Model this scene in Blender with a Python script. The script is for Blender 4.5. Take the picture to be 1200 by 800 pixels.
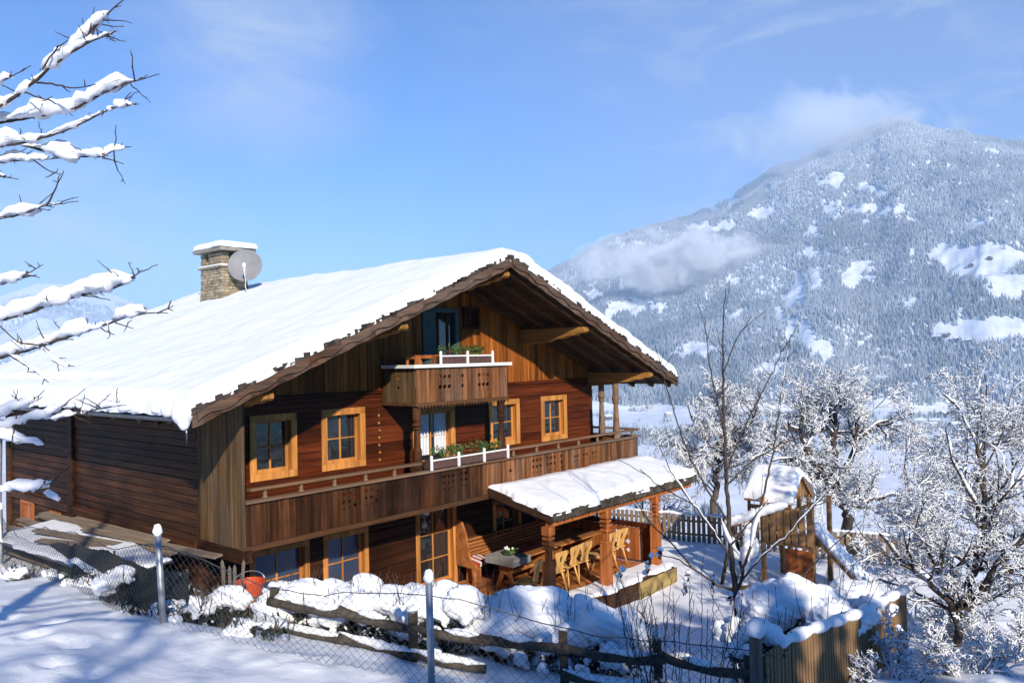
import bpy, math, random
import numpy as np
from mathutils import Matrix, Vector
for o in list(bpy.data.objects): bpy.data.objects.remove(o)
sc = bpy.context.scene
COL = sc.collection
R = math.radians

# ------------------------------------------------------------------ camera
CAM_F = 920.0 / 1200.0            # focal length over image width
_pi, _ro, _ya = R(1.15), R(-1.26), R(40.69)
_fw = np.array([math.cos(_ya), math.sin(_ya), 0]); _rt = np.array([math.sin(_ya), -math.cos(_ya), 0]); _up = np.array([0, 0, 1.0])
cF = math.cos(_pi) * _fw + math.sin(_pi) * _up
_uq = -math.sin(_pi) * _fw + math.cos(_pi) * _up
cR = math.cos(_ro) * _rt + math.sin(_ro) * _uq
cU = -math.sin(_ro) * _rt + math.cos(_ro) * _uq
CAM = np.array([-6.95, -13.46, 5.35])
def ray(x, y): return (x - 600) / 920.0 * cR - (y - 400) / 920.0 * cU + cF
def at(x, y, d): return CAM + ray(x, y) * d                       # a point seen at (x, y) of the 1200x800 photo, d metres ahead
def atz(x, y, z): r = ray(x, y); return CAM + r * ((z - CAM[2]) / r[2])
cam = bpy.data.objects.new('camera', bpy.data.cameras.new('camera'))
cam.data.sensor_width = 36; cam.data.lens = 36 * CAM_F
cam.data.clip_start = 0.1; cam.data.clip_end = 40000
m = Matrix.Identity(4)
for i in range(3):
    m[i][0], m[i][1], m[i][2], m[i][3] = cR[i], cU[i], -cF[i], CAM[i]
cam.matrix_world = m
COL.objects.link(cam); sc.camera = cam

# ------------------------------------------------------------------ light
SUN = np.array([-0.60, -1.0, 0.58]); SUN /= np.linalg.norm(SUN)
EL = math.asin(SUN[2]); AZ = math.atan2(SUN[0], SUN[1])
w = bpy.data.worlds.new('World'); sc.world = w; w.use_nodes = True
nt = w.node_tree; nt.nodes.clear()
def N(nt, t, **kw):
    n = nt.nodes.new(t)
    for k, v in kw.items():
        if k in n.inputs.keys() if isinstance(k, str) else False: n.inputs[k].default_value = v
        else: setattr(n, k, v)
    return n
out = N(nt, 'ShaderNodeOutputWorld'); bg = N(nt, 'ShaderNodeBackground')
sky = N(nt, 'ShaderNodeTexSky', sky_type='NISHITA', sun_disc=False, sun_elevation=EL, sun_rotation=AZ, altitude=900.0, air_density=1.0, dust_density=0.3, ozone_density=2.2)
tc = N(nt, 'ShaderNodeTexCoord')
def mathn(nt, op, a, b=None, clamp=False):
    n = nt.nodes.new('ShaderNodeMath'); n.operation = op; n.use_clamp = clamp
    for i, v in enumerate((a, b)):
        if v is None: continue
        if isinstance(v, (int, float)): n.inputs[i].default_value = v
        else: nt.links.new(v, n.inputs[i])
    return n.outputs[0]
def ramp(nt, fac, stops):
    n = nt.nodes.new('ShaderNodeValToRGB'); cr = n.color_ramp
    while len(cr.elements) > len(stops): cr.elements.remove(cr.elements[-1])
    while len(cr.elements) < len(stops): cr.elements.new(0.5)
    for e, (p, c) in zip(cr.elements, stops):
        e.position = p; e.color = (c, c, c, 1) if isinstance(c, (int, float)) else (*c, 1)
    nt.links.new(fac, n.inputs[0]); return n.outputs[0]
def mixc(nt, fac, a, b, mode='MIX'):
    n = nt.nodes.new('ShaderNodeMix'); n.data_type = 'RGBA'; n.blend_type = mode
    for i, v in ((0, fac), (6, a), (7, b)):
        if isinstance(v, (int, float)): n.inputs[i].default_value = v if i == 0 else (v, v, v, 1)
        elif isinstance(v, tuple): n.inputs[i].default_value = (*v, 1)
        else: nt.links.new(v, n.inputs[i])
    return n.outputs[2]
# thin high cloud in the sky, laid out over the directions of the sky dome
mp = N(nt, 'ShaderNodeMapping'); nt.links.new(tc.outputs['Generated'], mp.inputs[0]); mp.inputs['Scale'].default_value = (1.0, 1.0, 2.6)
mp.inputs['Rotation'].default_value = (0.1, 0.15, 0.4)
n1 = N(nt, 'ShaderNodeTexNoise'); n1.inputs['Scale'].default_value = 2.3; n1.inputs['Detail'].default_value = 7; n1.inputs['Roughness'].default_value = 0.52; n1.inputs['Distortion'].default_value = 0.35
nt.links.new(mp.outputs[0], n1.inputs['Vector'])
n2 = N(nt, 'ShaderNodeTexNoise'); n2.inputs['Scale'].default_value = 6.5; n2.inputs['Detail'].default_value = 8; n2.inputs['Roughness'].default_value = 0.62; n2.inputs['Distortion'].default_value = 0.8
nt.links.new(mp.outputs[0], n2.inputs['Vector'])
cl = ramp(nt, mathn(nt, 'ADD', mathn(nt, 'MULTIPLY', n1.outputs[0], 0.5), mathn(nt, 'MULTIPLY', n2.outputs[0], 0.5)), [(0.44, 0.0), (0.63, 1.0)])
def dome_spot(x, y, r0, r1):                                      # a soft patch of sky round one direction
    d = ray(x, y); d = d / np.linalg.norm(d)
    n = nt.nodes.new('ShaderNodeVectorMath'); n.operation = 'DISTANCE'; nt.links.new(tc.outputs['Generated'], n.inputs[0]); n.inputs[1].default_value = d
    q = nt.nodes.new('ShaderNodeMapRange'); q.interpolation_type = 'SMOOTHSTEP'; q.inputs[1].default_value = r1; q.inputs[2].default_value = r0; q.inputs[3].default_value = 0; q.inputs[4].default_value = 1
    nt.links.new(n.outputs['Value'], q.inputs[0]); return q.outputs[0]
veil = mathn(nt, 'MULTIPLY', dome_spot(1010, 85, 0.10, 0.55), 0.85)
veil = mathn(nt, 'MAXIMUM', veil, mathn(nt, 'MULTIPLY', dome_spot(760, 30, 0.0, 0.34), 0.6))
veil2 = mathn(nt, 'MULTIPLY', dome_spot(300, 50, 0.0, 0.19), 0.8)
veil3 = mathn(nt, 'MULTIPLY', dome_spot(90, 350, 0.03, 0.24), 0.9)
veil = mathn(nt, 'MAXIMUM', mathn(nt, 'MAXIMUM', veil, veil2), veil3)
hz = mathn(nt, 'MULTIPLY', mathn(nt, 'ADD', mathn(nt, 'MULTIPLY', cl, 0.85), 0.36), veil, True)
fac = mathn(nt, 'ADD', hz, mathn(nt, 'MULTIPLY', cl, 0.05), True)
skyc = mixc(nt, 1.0, sky.outputs[0], (0.24, 0.88, 1.66), 'MULTIPLY')
col = mixc(nt, fac, skyc, (5.0, 5.9, 7.9))
nt.links.new(col, bg.inputs[0]); bg.inputs[1].default_value = 0.085
nt.links.new(bg.outputs[0], out.inputs[0])
sun = bpy.data.objects.new('sun', bpy.data.lights.new('sun', 'SUN'))
sun.data.energy = 5.0; sun.data.angle = R(0.9); sun.data.color = (1.0, 0.90, 0.76)
sun.rotation_euler = Vector(SUN).to_track_quat('Z', 'Y').to_euler(); COL.objects.link(sun)
sc.view_settings.view_transform = 'Standard'; sc.view_settings.look = 'None'
sc.view_settings.exposure = 0.24; sc.view_settings.gamma = 1.0
sc.render.engine = 'CYCLES'
sc.cycles.max_bounces = 6; sc.cycles.diffuse_bounces = 3; sc.cycles.glossy_bounces = 2; sc.cycles.transmission_bounces = 2; sc.cycles.volume_bounces = 3; sc.cycles.transparent_max_bounces = 6
sc.cycles.caustics_reflective = False; sc.cycles.caustics_refractive = False
sc.cycles.use_denoising = True
sc.cycles.use_adaptive_sampling = True; sc.cycles.adaptive_threshold = 0.02

# ------------------------------------------------------------------ materials
MATS = {}
def newmat(name):
    ma = bpy.data.materials.new(name); ma.use_nodes = True; nt = ma.node_tree
    return ma, nt, nt.nodes['Principled BSDF']
def wood(name, dark, light, axis='Z', rough=0.65, grey=0.0, greyc=(0.2, 0.18, 0.16), bump=0.35, var=0.5, scale=1.0, stain=0.0, streak=0.45):
    ma, nt, p = newmat(name)
    tc = N(nt, 'ShaderNodeTexCoord'); mp = N(nt, 'ShaderNodeMapping'); nt.links.new(tc.outputs['Object'], mp.inputs[0])
    s = {'X': (0.9, 16, 16), 'Y': (16, 0.9, 16), 'Z': (16, 16, 0.9)}[axis]
    mp.inputs['Scale'].default_value = tuple(v * scale for v in s)
    geo = N(nt, 'ShaderNodeNewGeometry')
    add = nt.nodes.new('ShaderNodeVectorMath'); add.operation = 'ADD'; nt.links.new(mp.outputs[0], add.inputs[0])
    sc_ = nt.nodes.new('ShaderNodeVectorMath'); sc_.operation = 'SCALE'; sc_.inputs['Scale'].default_value = 37.0
    cmb = nt.nodes.new('ShaderNodeCombineXYZ')
    for i in range(3): nt.links.new(geo.outputs['Random Per Island'], cmb.inputs[i])
    nt.links.new(cmb.outputs[0], sc_.inputs[0]); nt.links.new(sc_.outputs[0], add.inputs[1])
    ns = N(nt, 'ShaderNodeTexNoise'); ns.inputs['Scale'].default_value = 1.0; ns.inputs['Detail'].default_value = 6; ns.inputs['Roughness'].default_value = 0.65
    nt.links.new(add.outputs[0], ns.inputs['Vector'])
    c = mixc(nt, ramp(nt, ns.outputs[0], [(0.3, 0.0), (0.72, 1.0)]), dark, light)
    isl = ramp(nt, geo.outputs['Random Per Island'], [(0.0, 1.0 - var), (1.0, 1.0 + var * 0.4)])
    c = mixc(nt, 1.0, c, isl, 'MULTIPLY')
    st_ = N(nt, 'ShaderNodeTexNoise'); st_.inputs['Scale'].default_value = 0.28; st_.inputs['Detail'].default_value = 5; st_.inputs['Roughness'].default_value = 0.7
    nt.links.new(add.outputs[0], st_.inputs['Vector'])
    c = mixc(nt, 1.0, c, ramp(nt, st_.outputs[0], [(0.36, 1.0 - streak), (0.60, 1.12)]), 'MULTIPLY')
    if grey > 0:
        g = N(nt, 'ShaderNodeTexNoise'); g.inputs['Scale'].default_value = 0.9; g.inputs['Detail'].default_value = 4
        mp2 = N(nt, 'ShaderNodeMapping'); nt.links.new(tc.outputs['Object'], mp2.inputs[0]); mp2.inputs['Scale'].default_value = {'X': (0.5, 1.6, 1.6), 'Y': (1.6, 0.5, 1.6), 'Z': (2.4, 2.4, 0.7)}[axis]
        nt.links.new(mp2.outputs[0], g.inputs['Vector'])
        gf = mathn(nt, 'MULTIPLY', mathn(nt, 'ADD', ramp(nt, g.outputs[0], [(0.42, 0.0), (0.68, 0.8)]), mathn(nt, 'MULTIPLY', geo.outputs['Random Per Island'], 0.35)), grey, True)
        gc = mixc(nt, ramp(nt, ns.outputs[0], [(0.3, 0.0), (0.7, 1.0)]), tuple(v * 0.55 for v in greyc), greyc)
        c = mixc(nt, gf, c, gc)
    if stain > 0:
        g = N(nt, 'ShaderNodeTexNoise'); g.inputs['Scale'].default_value = 0.55; g.inputs['Detail'].default_value = 5; g.inputs['Roughness'].default_value = 0.6
        nt.links.new(tc.outputs['Object'], g.inputs['Vector'])
        c = mixc(nt, mathn(nt, 'MULTIPLY', ramp(nt, g.outputs[0], [(0.45, 0.0), (0.62, 1.0)]), stain), c, tuple(v * 0.35 for v in dark))
    nt.links.new(c, p.inputs['Base Color']); p.inputs['Roughness'].default_value = rough; p.inputs['Specular IOR Level'].default_value = 0.12
    b = N(nt, 'ShaderNodeBump'); b.inputs['Strength'].default_value = bump; b.inputs['Distance'].default_value = 0.01
    nt.links.new(ns.outputs[0], b.inputs['Height']); nt.links.new(b.outputs[0], p.inputs['Normal'])
    MATS[name] = ma; return ma
def plain(name, c, rough=0.6, metal=0.0, noise=0.25, scale=12.0, bump=0.15, spec=0.4):
    ma, nt, p = newmat(name)
    tc = N(nt, 'ShaderNodeTexCoord'); ns = N(nt, 'ShaderNodeTexNoise'); ns.inputs['Scale'].default_value = scale; ns.inputs['Detail'].default_value = 5
    nt.links.new(tc.outputs['Object'], ns.inputs['Vector'])
    cc = mixc(nt, ramp(nt, ns.outputs[0], [(0.3, 0.0), (0.7, 1.0)]), tuple(v * (1 - noise) for v in c), tuple(min(1, v * (1 + noise)) for v in c))
    nt.links.new(cc, p.inputs['Base Color']); p.inputs['Roughness'].default_value = rough; p.inputs['Metallic'].default_value = metal; p.inputs['Specular IOR Level'].default_value = spec
    b = N(nt, 'ShaderNodeBump'); b.inputs['Strength'].default_value = bump; b.inputs['Distance'].default_value = 0.01
    nt.links.new(ns.outputs[0], b.inputs['Height']); nt.links.new(b.outputs[0], p.inputs['Normal'])
    MATS[name] = ma; return ma
def snowmat(name, s1=9.0, d1=0.02, s2=70.0, d2=0.004, c=(0.84, 0.86, 0.88)):
    ma, nt, p = newmat(name)
    tc = N(nt, 'ShaderNodeTexCoord')
    a = N(nt, 'ShaderNodeTexNoise'); a.inputs['Scale'].default_value = s1; a.inputs['Detail'].default_value = 5; nt.links.new(tc.outputs['Object'], a.inputs['Vector'])
    f = N(nt, 'ShaderNodeTexNoise'); f.inputs['Scale'].default_value = s2; f.inputs['Detail'].default_value = 3; nt.links.new(tc.outputs['Object'], f.inputs['Vector'])
    b1 = N(nt, 'ShaderNodeBump'); b1.inputs['Strength'].default_value = 0.6; b1.inputs['Distance'].default_value = d1; nt.links.new(a.outputs[0], b1.inputs['Height'])
    b2 = N(nt, 'ShaderNodeBump'); b2.inputs['Strength'].default_value = 0.6; b2.inputs['Distance'].default_value = d2; nt.links.new(f.outputs[0], b2.inputs['Height']); nt.links.new(b1.outputs[0], b2.inputs['Normal'])
    nt.links.new(b2.outputs[0], p.inputs['Normal'])
    cc = mixc(nt, a.outputs[0], tuple(v * 0.95 for v in c), tuple(min(1, v * 1.04) for v in c))
    nt.links.new(cc, p.inputs['Base Color']); p.inputs['Roughness'].default_value = 0.55; p.inputs['Specular IOR Level'].default_value = 0.25
    MATS[name] = ma; return ma
M_SNOW = snowmat('snow')
M_SNOWG = snowmat('ground_snow', 3.0, 0.05, 38.0, 0.008, (0.83, 0.85, 0.88))
M_SNOWR = snowmat('roof_snow', 5.0, 0.018, 45.0, 0.006)
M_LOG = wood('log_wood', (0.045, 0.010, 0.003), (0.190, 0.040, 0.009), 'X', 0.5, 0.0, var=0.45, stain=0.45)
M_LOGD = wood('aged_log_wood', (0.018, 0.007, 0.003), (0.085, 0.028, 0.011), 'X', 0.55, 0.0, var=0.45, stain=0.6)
M_LOGY = wood('side_plank_wood', (0.024, 0.009, 0.004), (0.130, 0.045, 0.014), 'Y', 0.6, 0.2, (0.12, 0.09, 0.06), var=0.45, stain=0.55, streak=0.75)
M_GABLE = wood('gable_board_wood', (0.190, 0.052, 0.009), (0.460, 0.145, 0.024), 'Z', 0.55, 0.0, var=0.35, stain=0.2, streak=0.75)
M_PANEL = wood('weathered_board', (0.095, 0.048, 0.016), (0.235, 0.130, 0.046), 'Z', 0.7, 0.4, (0.15, 0.13, 0.10), var=0.35, stain=0.3, streak=0.75)
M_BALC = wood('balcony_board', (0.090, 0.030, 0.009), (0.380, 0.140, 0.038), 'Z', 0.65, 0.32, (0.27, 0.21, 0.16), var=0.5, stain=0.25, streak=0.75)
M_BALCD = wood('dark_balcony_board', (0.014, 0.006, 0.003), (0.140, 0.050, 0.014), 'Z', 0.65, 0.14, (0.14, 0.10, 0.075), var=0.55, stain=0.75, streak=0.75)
M_RAIL = wood('rail_wood', (0.120, 0.055, 0.025), (0.270, 0.150, 0.080), 'X', 0.6, 0.5, (0.26, 0.22, 0.18), var=0.2)
M_PINE = wood('pine_frame', (0.440, 0.165, 0.036), (0.720, 0.320, 0.080), 'Z', 0.5, 0.12, (0.36, 0.24, 0.13), var=0.2)
M_POST = wood('porch_post_wood', (0.300, 0.085, 0.022), (0.500, 0.170, 0.050), 'Z', 0.5, 0.0, var=0.15)
M_BENCH = wood('bench_wood', (0.330, 0.110, 0.030), (0.560, 0.220, 0.070), 'X', 0.5, 0.0, var=0.25)
M_CHAIR = wood('chair_wood', (0.560, 0.290, 0.080), (0.740, 0.440, 0.150), 'Z', 0.45, 0.0, var=0.12)
M_TABLE = wood('table_wood', (0.330, 0.120, 0.035), (0.480, 0.200, 0.060), 'X', 0.4, 0.0, var=0.1)
M_DARK = wood('dark_roof_wood', (0.030, 0.014, 0.007), (0.085, 0.040, 0.018), 'X', 0.7, 0.2, (0.10, 0.08, 0.06), var=0.35)
M_RAFT = wood('rafter_wood', (0.060, 0.026, 0.011), (0.150, 0.068, 0.026), 'X', 0.65, 0.2, (0.12, 0.09, 0.06), var=0.25)
M_PURL = wood('purlin_wood', (0.260, 0.110, 0.022), (0.470, 0.225, 0.055), 'Y', 0.6, 0.0, var=0.1)
M_SHING = wood('shingle_wood', (0.020, 0.015, 0.012), (0.085, 0.060, 0.045), 'Y', 0.8, 0.5, (0.14, 0.12, 0.11), var=0.6)
M_TRIM = wood('verge_trim_wood', (0.045, 0.020, 0.010), (0.160, 0.078, 0.040), 'X', 0.7, 0.6, (0.20, 0.16, 0.13), var=0.4)
M_GREY = wood('grey_weathered_wood', (0.085, 0.070, 0.055), (0.240, 0.205, 0.165), 'Z', 0.85, 0.3, (0.27, 0.25, 0.22), var=0.45)
M_GREYX = wood('grey_rail_wood', (0.030, 0.024, 0.018), (0.105, 0.084, 0.060), 'X', 0.85, 0.3, (0.17, 0.155, 0.13), var=0.3)
M_PICK = wood('picket_wood', (0.170, 0.110, 0.065), (0.360, 0.260, 0.170), 'Z', 0.8, 0.4, (0.30, 0.26, 0.21), var=0.35)
M_BOARDF = wood('garden_fence_wood', (0.150, 0.078, 0.030), (0.380, 0.220, 0.095), 'Z', 0.75, 0.3, (0.30, 0.25, 0.18), var=0.35)
M_PLAY = wood('play_tower_wood', (0.300, 0.155, 0.062), (0.500, 0.290, 0.130), 'Z', 0.6, 0.0, var=0.2)
M_PLANK = wood('lumber', (0.170, 0.115, 0.075), (0.420, 0.310, 0.215), 'Y', 0.8, 0.5, (0.30, 0.27, 0.24), var=0.5)
M_BARK = plain('bark', (0.060, 0.045, 0.037), 0.9, noise=0.5, scale=25, bump=0.5)
M_BARKL = plain('pale_bark', (0.095, 0.075, 0.060), 0.9, noise=0.5, scale=25, bump=0.5)
M_TWIG = plain('twig_bark', (0.050, 0.036, 0.030), 0.9, noise=0.4, scale=40)
M_LEAF = plain('bush_leaf', (0.020, 0.032, 0.016), 0.6, noise=0.5, scale=8)
M_GREENS = plain('flower_box_greens', (0.060, 0.110, 0.020), 0.6, noise=0.6, scale=14)
M_METAL = plain('galvanised_metal', (0.34, 0.36, 0.38), 0.45, 0.7, 0.2, 8)
M_GUTTER = plain('gutter_metal', (0.10, 0.12, 0.14), 0.4, 0.6, 0.25, 6)
M_WIRE = plain('fence_wire', (0.060, 0.065, 0.070), 0.6, 0.2, 0.2, 8)
M_DISH = plain('dish_grey', (0.19, 0.19, 0.20), 0.6, 0.0, 0.12, 4, 0.03)
M_WHITE = plain('white_paint', (0.78, 0.78, 0.76), 0.5, 0.0, 0.06, 10, 0.05)
M_BLACK = plain('dark_interior', (0.012, 0.010, 0.009), 0.9, 0.0, 0.2, 3)
M_PLAST = plain('red_plastic', (0.50, 0.075, 0.025), 0.4, 0.0, 0.1, 5, 0.02)
M_RED = plain('red_cloth', (0.36, 0.040, 0.025), 0.85, 0.0, 0.25, 20)
M_BOX = plain('flower_box_wood', (0.090, 0.045, 0.035), 0.6, 0.0, 0.3, 8)
M_GREEN = plain('shutter_green', (0.055, 0.085, 0.085), 0.6, 0.0, 0.15, 6)
M_LINEN = plain('grey_linen', (0.26, 0.25, 0.23), 0.9, 0.0, 0.2, 14)
M_CURT = plain('curtain_cloth', (0.62, 0.62, 0.64), 0.9, 0.0, 0.12, 10)
M_STEP = plain('concrete_step', (0.24, 0.22, 0.19), 0.85, 0.0, 0.3, 6)
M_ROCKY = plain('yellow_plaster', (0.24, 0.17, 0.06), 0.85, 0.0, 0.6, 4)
def glassmat(name, c, rough=0.04):
    ma, nt, p = newmat(name); p.inputs['Base Color'].default_value = (*c, 1); p.inputs['Roughness'].default_value = rough
    p.inputs['Specular IOR Level'].default_value = 0.9; p.inputs['IOR'].default_value = 1.7
    tc = N(nt, 'ShaderNodeTexCoord'); ns = N(nt, 'ShaderNodeTexNoise'); ns.inputs['Scale'].default_value = 2.2; nt.links.new(tc.outputs['Object'], ns.inputs['Vector'])
    b = N(nt, 'ShaderNodeBump'); b.inputs['Strength'].default_value = 0.12; b.inputs['Distance'].default_value = 0.02; nt.links.new(ns.outputs[0], b.inputs['Height']); nt.links.new(b.outputs[0], p.inputs['Normal'])
    MATS[name] = ma; return ma
M_GLASS = glassmat('window_glass', (0.018, 0.020, 0.024))
M_GLASSB = glassmat('blue_reflection_glass', (0.030, 0.045, 0.085), 0.15)  # blue reflection on the lower left panes is put into this colour
def brickmat():
    ma, nt, p = newmat('chimney_stone'); tc = N(nt, 'ShaderNodeTexCoord')
    a = N(nt, 'ShaderNodeTexNoise'); a.inputs['Scale'].default_value = 7; a.inputs['Detail'].default_value = 6; nt.links.new(tc.outputs['Object'], a.inputs['Vector'])
    geo = N(nt, 'ShaderNodeNewGeometry')
    c = mixc(nt, ramp(nt, a.outputs[0], [(0.3, 0.0), (0.7, 1.0)]), (0.20, 0.155, 0.095), (0.46, 0.38, 0.26))
    c = mixc(nt, 1.0, c, ramp(nt, geo.outputs['Random Per Island'], [(0, 0.6), (1, 1.15)]), 'MULTIPLY')
    nt.links.new(c, p.inputs['Base Color']); p.inputs['Roughness'].default_value = 0.85
    b = N(nt, 'ShaderNodeBump'); b.inputs['Strength'].default_value = 0.5; b.inputs['Distance'].default_value = 0.02; nt.links.new(a.outputs[0], b.inputs['Height']); nt.links.new(b.outputs[0], p.inputs['Normal'])
    return ma
M_STONE = brickmat()

# ------------------------------------------------------------------ mesh building
rng = np.random.default_rng(7); rnd = random.Random(5)
class MB:
    def __init__(s): s.v = []; s.f = []; s.n = 0
    def add(s, v, f):
        v = np.asarray(v, float); s.v.append(v); s.f += [[i + s.n for i in q] for q in f]; s.n += len(v); return s
    def box(s, a, b):
        (x0, y0, z0), (x1, y1, z1) = np.minimum(a, b), np.maximum(a, b)
        v = [(x0, y0, z0), (x1, y0, z0), (x1, y1, z0), (x0, y1, z0), (x0, y0, z1), (x1, y0, z1), (x1, y1, z1), (x0, y1, z1)]
        return s.add(v, [(0, 3, 2, 1), (4, 5, 6, 7), (0, 1, 5, 4), (1, 2, 6, 5), (2, 3, 7, 6), (3, 0, 4, 7)])
    def bar(s, p, q, w, h, up=(0, 0, 1)):                          # box beam from p to q
        p, q, up = np.array(p, float), np.array(q, float), np.array(up, float)
        t = q - p; t /= np.linalg.norm(t); sd = np.cross(t, up); sd /= np.linalg.norm(sd); u = np.cross(sd, t)
        v = [e + sd * a * w / 2 + u * b * h / 2 for e in (p, q) for a, b in ((-1, -1), (1, -1), (1, 1), (-1, 1))]
        return s.add(v, [(0, 1, 2, 3), (7, 6, 5, 4), (0, 4, 5, 1), (1, 5, 6, 2), (2, 6, 7, 3), (3, 7, 4, 0)])
    def tube(s, pts, r, n=8, cap=True):
        pts = np.asarray(pts, float); k = len(pts); r = np.full(k, r) if np.isscalar(r) else np.asarray(r, float)
        t = np.gradient(pts, axis=0); t /= np.linalg.norm(t, axis=1)[:, None] + 1e-12
        ref = np.array([0, 0, 1.0]) if abs(t[:, 2]).mean() < 0.9 else np.array([1.0, 0, 0])
        a = np.cross(t, ref); a /= np.linalg.norm(a, axis=1)[:, None] + 1e-12; b = np.cross(a, t)
        th = np.arange(n) * 2 * math.pi / n
        v = pts[:, None] + r[:, None, None] * (np.cos(th)[None, :, None] * a[:, None] + np.sin(th)[None, :, None] * b[:, None])
        f = [(i * n + j, i * n + (j + 1) % n, (i + 1) * n + (j + 1) % n, (i + 1) * n + j) for i in range(k - 1) for j in range(n)]
        if cap: f += [tuple(range(n))[::-1], tuple(range((k - 1) * n, k * n))]
        return s.add(v.reshape(-1, 3), f)
    def prism(s, poly, d, o=(0, 0, 0), u=(1, 0, 0), v=(0, 0, 1)):  # polygon in the u,v plane, thickened by the vector d
        o, u, v, d = (np.array(t, float) for t in (o, u, v, d)); k = len(poly)
        a = np.array([o + u * p[0] + v * p[1] for p in poly])
        f = [tuple(range(k)), tuple(range(2 * k - 1, k - 1, -1))] + [(i, i + k, (i + 1) % k + k, (i + 1) % k) for i in range(k)]
        return s.add(np.vstack([a, a + d]), f)
    def ring(s, outer, inner, d, o=(0, 0, 0), u=(1, 0, 0), v=(0, 0, 1)):
        o, u, v, d = (np.array(t, float) for t in (o, u, v, d)); k = len(outer)
        P = lambda L: np.array([o + u * p[0] + v * p[1] for p in L])
        A, B = P(outer), P(inner); f = []
        for i in range(k):
            j = (i + 1) % k
            f += [(i, j, k + j, k + i), (2 * k + i, 3 * k + i, 3 * k + j, 2 * k + j), (i, 2 * k + i, 2 * k + j, j), (k + i, k + j, 3 * k + j, 3 * k + i)]
        return s.add(np.vstack([A, B, A + d, B + d]), f)
    def lathe(s, prof, o=(0, 0, 0), n=14, sq=None):               # prof: (radius, z)
        o = np.array(o, float); th = np.arange(n) * 2 * math.pi / n
        v = [o + np.array((r_ * math.cos(t), r_ * math.sin(t), z)) for r_, z in prof for t in th]
        k = len(prof); f = [(i * n + j, i * n + (j + 1) % n, (i + 1) * n + (j + 1) % n, (i + 1) * n + j) for i in range(k - 1) for j in range(n)]
        f += [tuple(range(n))[::-1], tuple(range((k - 1) * n, k * n))]
        return s.add(v, f)
    def ball(s, c, r, n=10, m_=7):
        c = np.array(c, float); r = np.array(r if not np.isscalar(r) else (r, r, r), float)
        prof = [(math.sin(math.pi * i / m_), -math.cos(math.pi * i / m_)) for i in range(m_ + 1)]
        prof[0] = (0.02, -1); prof[-1] = (0.02, 1)
        v = [c + r * np.array((a * math.cos(t), a * math.sin(t), z)) for a, z in prof for t in np.arange(n) * 2 * math.pi / n]
        f = [(i * n + j, i * n + (j + 1) % n, (i + 1) * n + (j + 1) % n, (i + 1) * n + j) for i in range(m_) for j in range(n)]
        f += [tuple(range(n))[::-1], tuple(range(m_ * n, m_ * n + n))]
        return s.add(v, f)
    def mesh(s, name, smooth=False):
        me = bpy.data.meshes.new(name); me.from_pydata(np.vstack(s.v).tolist(), [], s.f); me.update()
        if smooth: me.shade_smooth()
        return me
    def build(s, name, mat, parent=None, smooth=False, bevel=0.0):
        o = bpy.data.objects.new(name, s.mesh(name, smooth)); COL.objects.link(o); o.data.materials.append(mat)
        if parent is not None: o.parent = parent
        if bevel > 0:
            b = o.modifiers.new('bevel', 'BEVEL'); b.width = bevel; b.segments = 2; b.limit_method = 'ANGLE'; b.angle_limit = R(50)
        return o
def quick_mesh(name, v, quads, mat, parent=None, smooth=True, tris=None):   # large meshes straight from arrays
    me = bpy.data.meshes.new(name); v = np.asarray(v, np.float32)
    fs = [np.asarray(q, np.int32) for q in (quads, tris) if q is not None and len(q)]
    me.vertices.add(len(v)); me.vertices.foreach_set('co', v.ravel())
    li = np.concatenate([q.ravel() for q in fs]); tot = np.concatenate([np.full(len(q), q.shape[1], np.int32) for q in fs])
    me.loops.add(len(li)); me.loops.foreach_set('vertex_index', li)
    me.polygons.add(len(tot)); me.polygons.foreach_set('loop_start', np.concatenate([[0], np.cumsum(tot)[:-1]]).astype(np.int32))
    me.polygons.foreach_set('use_smooth', np.full(len(tot), smooth, bool))
    me.update(calc_edges=True)
    o = bpy.data.objects.new(name, me); COL.objects.link(o); me.materials.append(mat)
    if parent is not None: o.parent = parent
    return o
def tag(o, label=None, cat=None, group=None, kind=None):
    for k, v in (('label', label), ('category', cat), ('group', group), ('kind', kind)):
        if v: o[k] = v
    return o
def thing(name, label, cat, loc=(0, 0, 0), rz=0.0, group=None):
    o = bpy.data.objects.new(name, None); o.empty_display_size = 0.2; COL.objects.link(o); o.location = loc; o.rotation_euler = (0, 0, rz)
    return tag(o, label, cat, group)
def dup(root, loc=None, rz=None, label=None, scale=None):
    def cp(o, par):
        c = o.copy(); COL.objects.link(c)
        if par is not None: c.parent = par
        for ch in o.children: cp(ch, c)
        return c
    r = cp(root, None)
    if loc is not None: r.location = loc
    if rz is not None: r.rotation_euler = (0, 0, rz)
    if label: r['label'] = label
    if scale: r.scale = scale if not np.isscalar(scale) else (scale,) * 3
    return r
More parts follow.
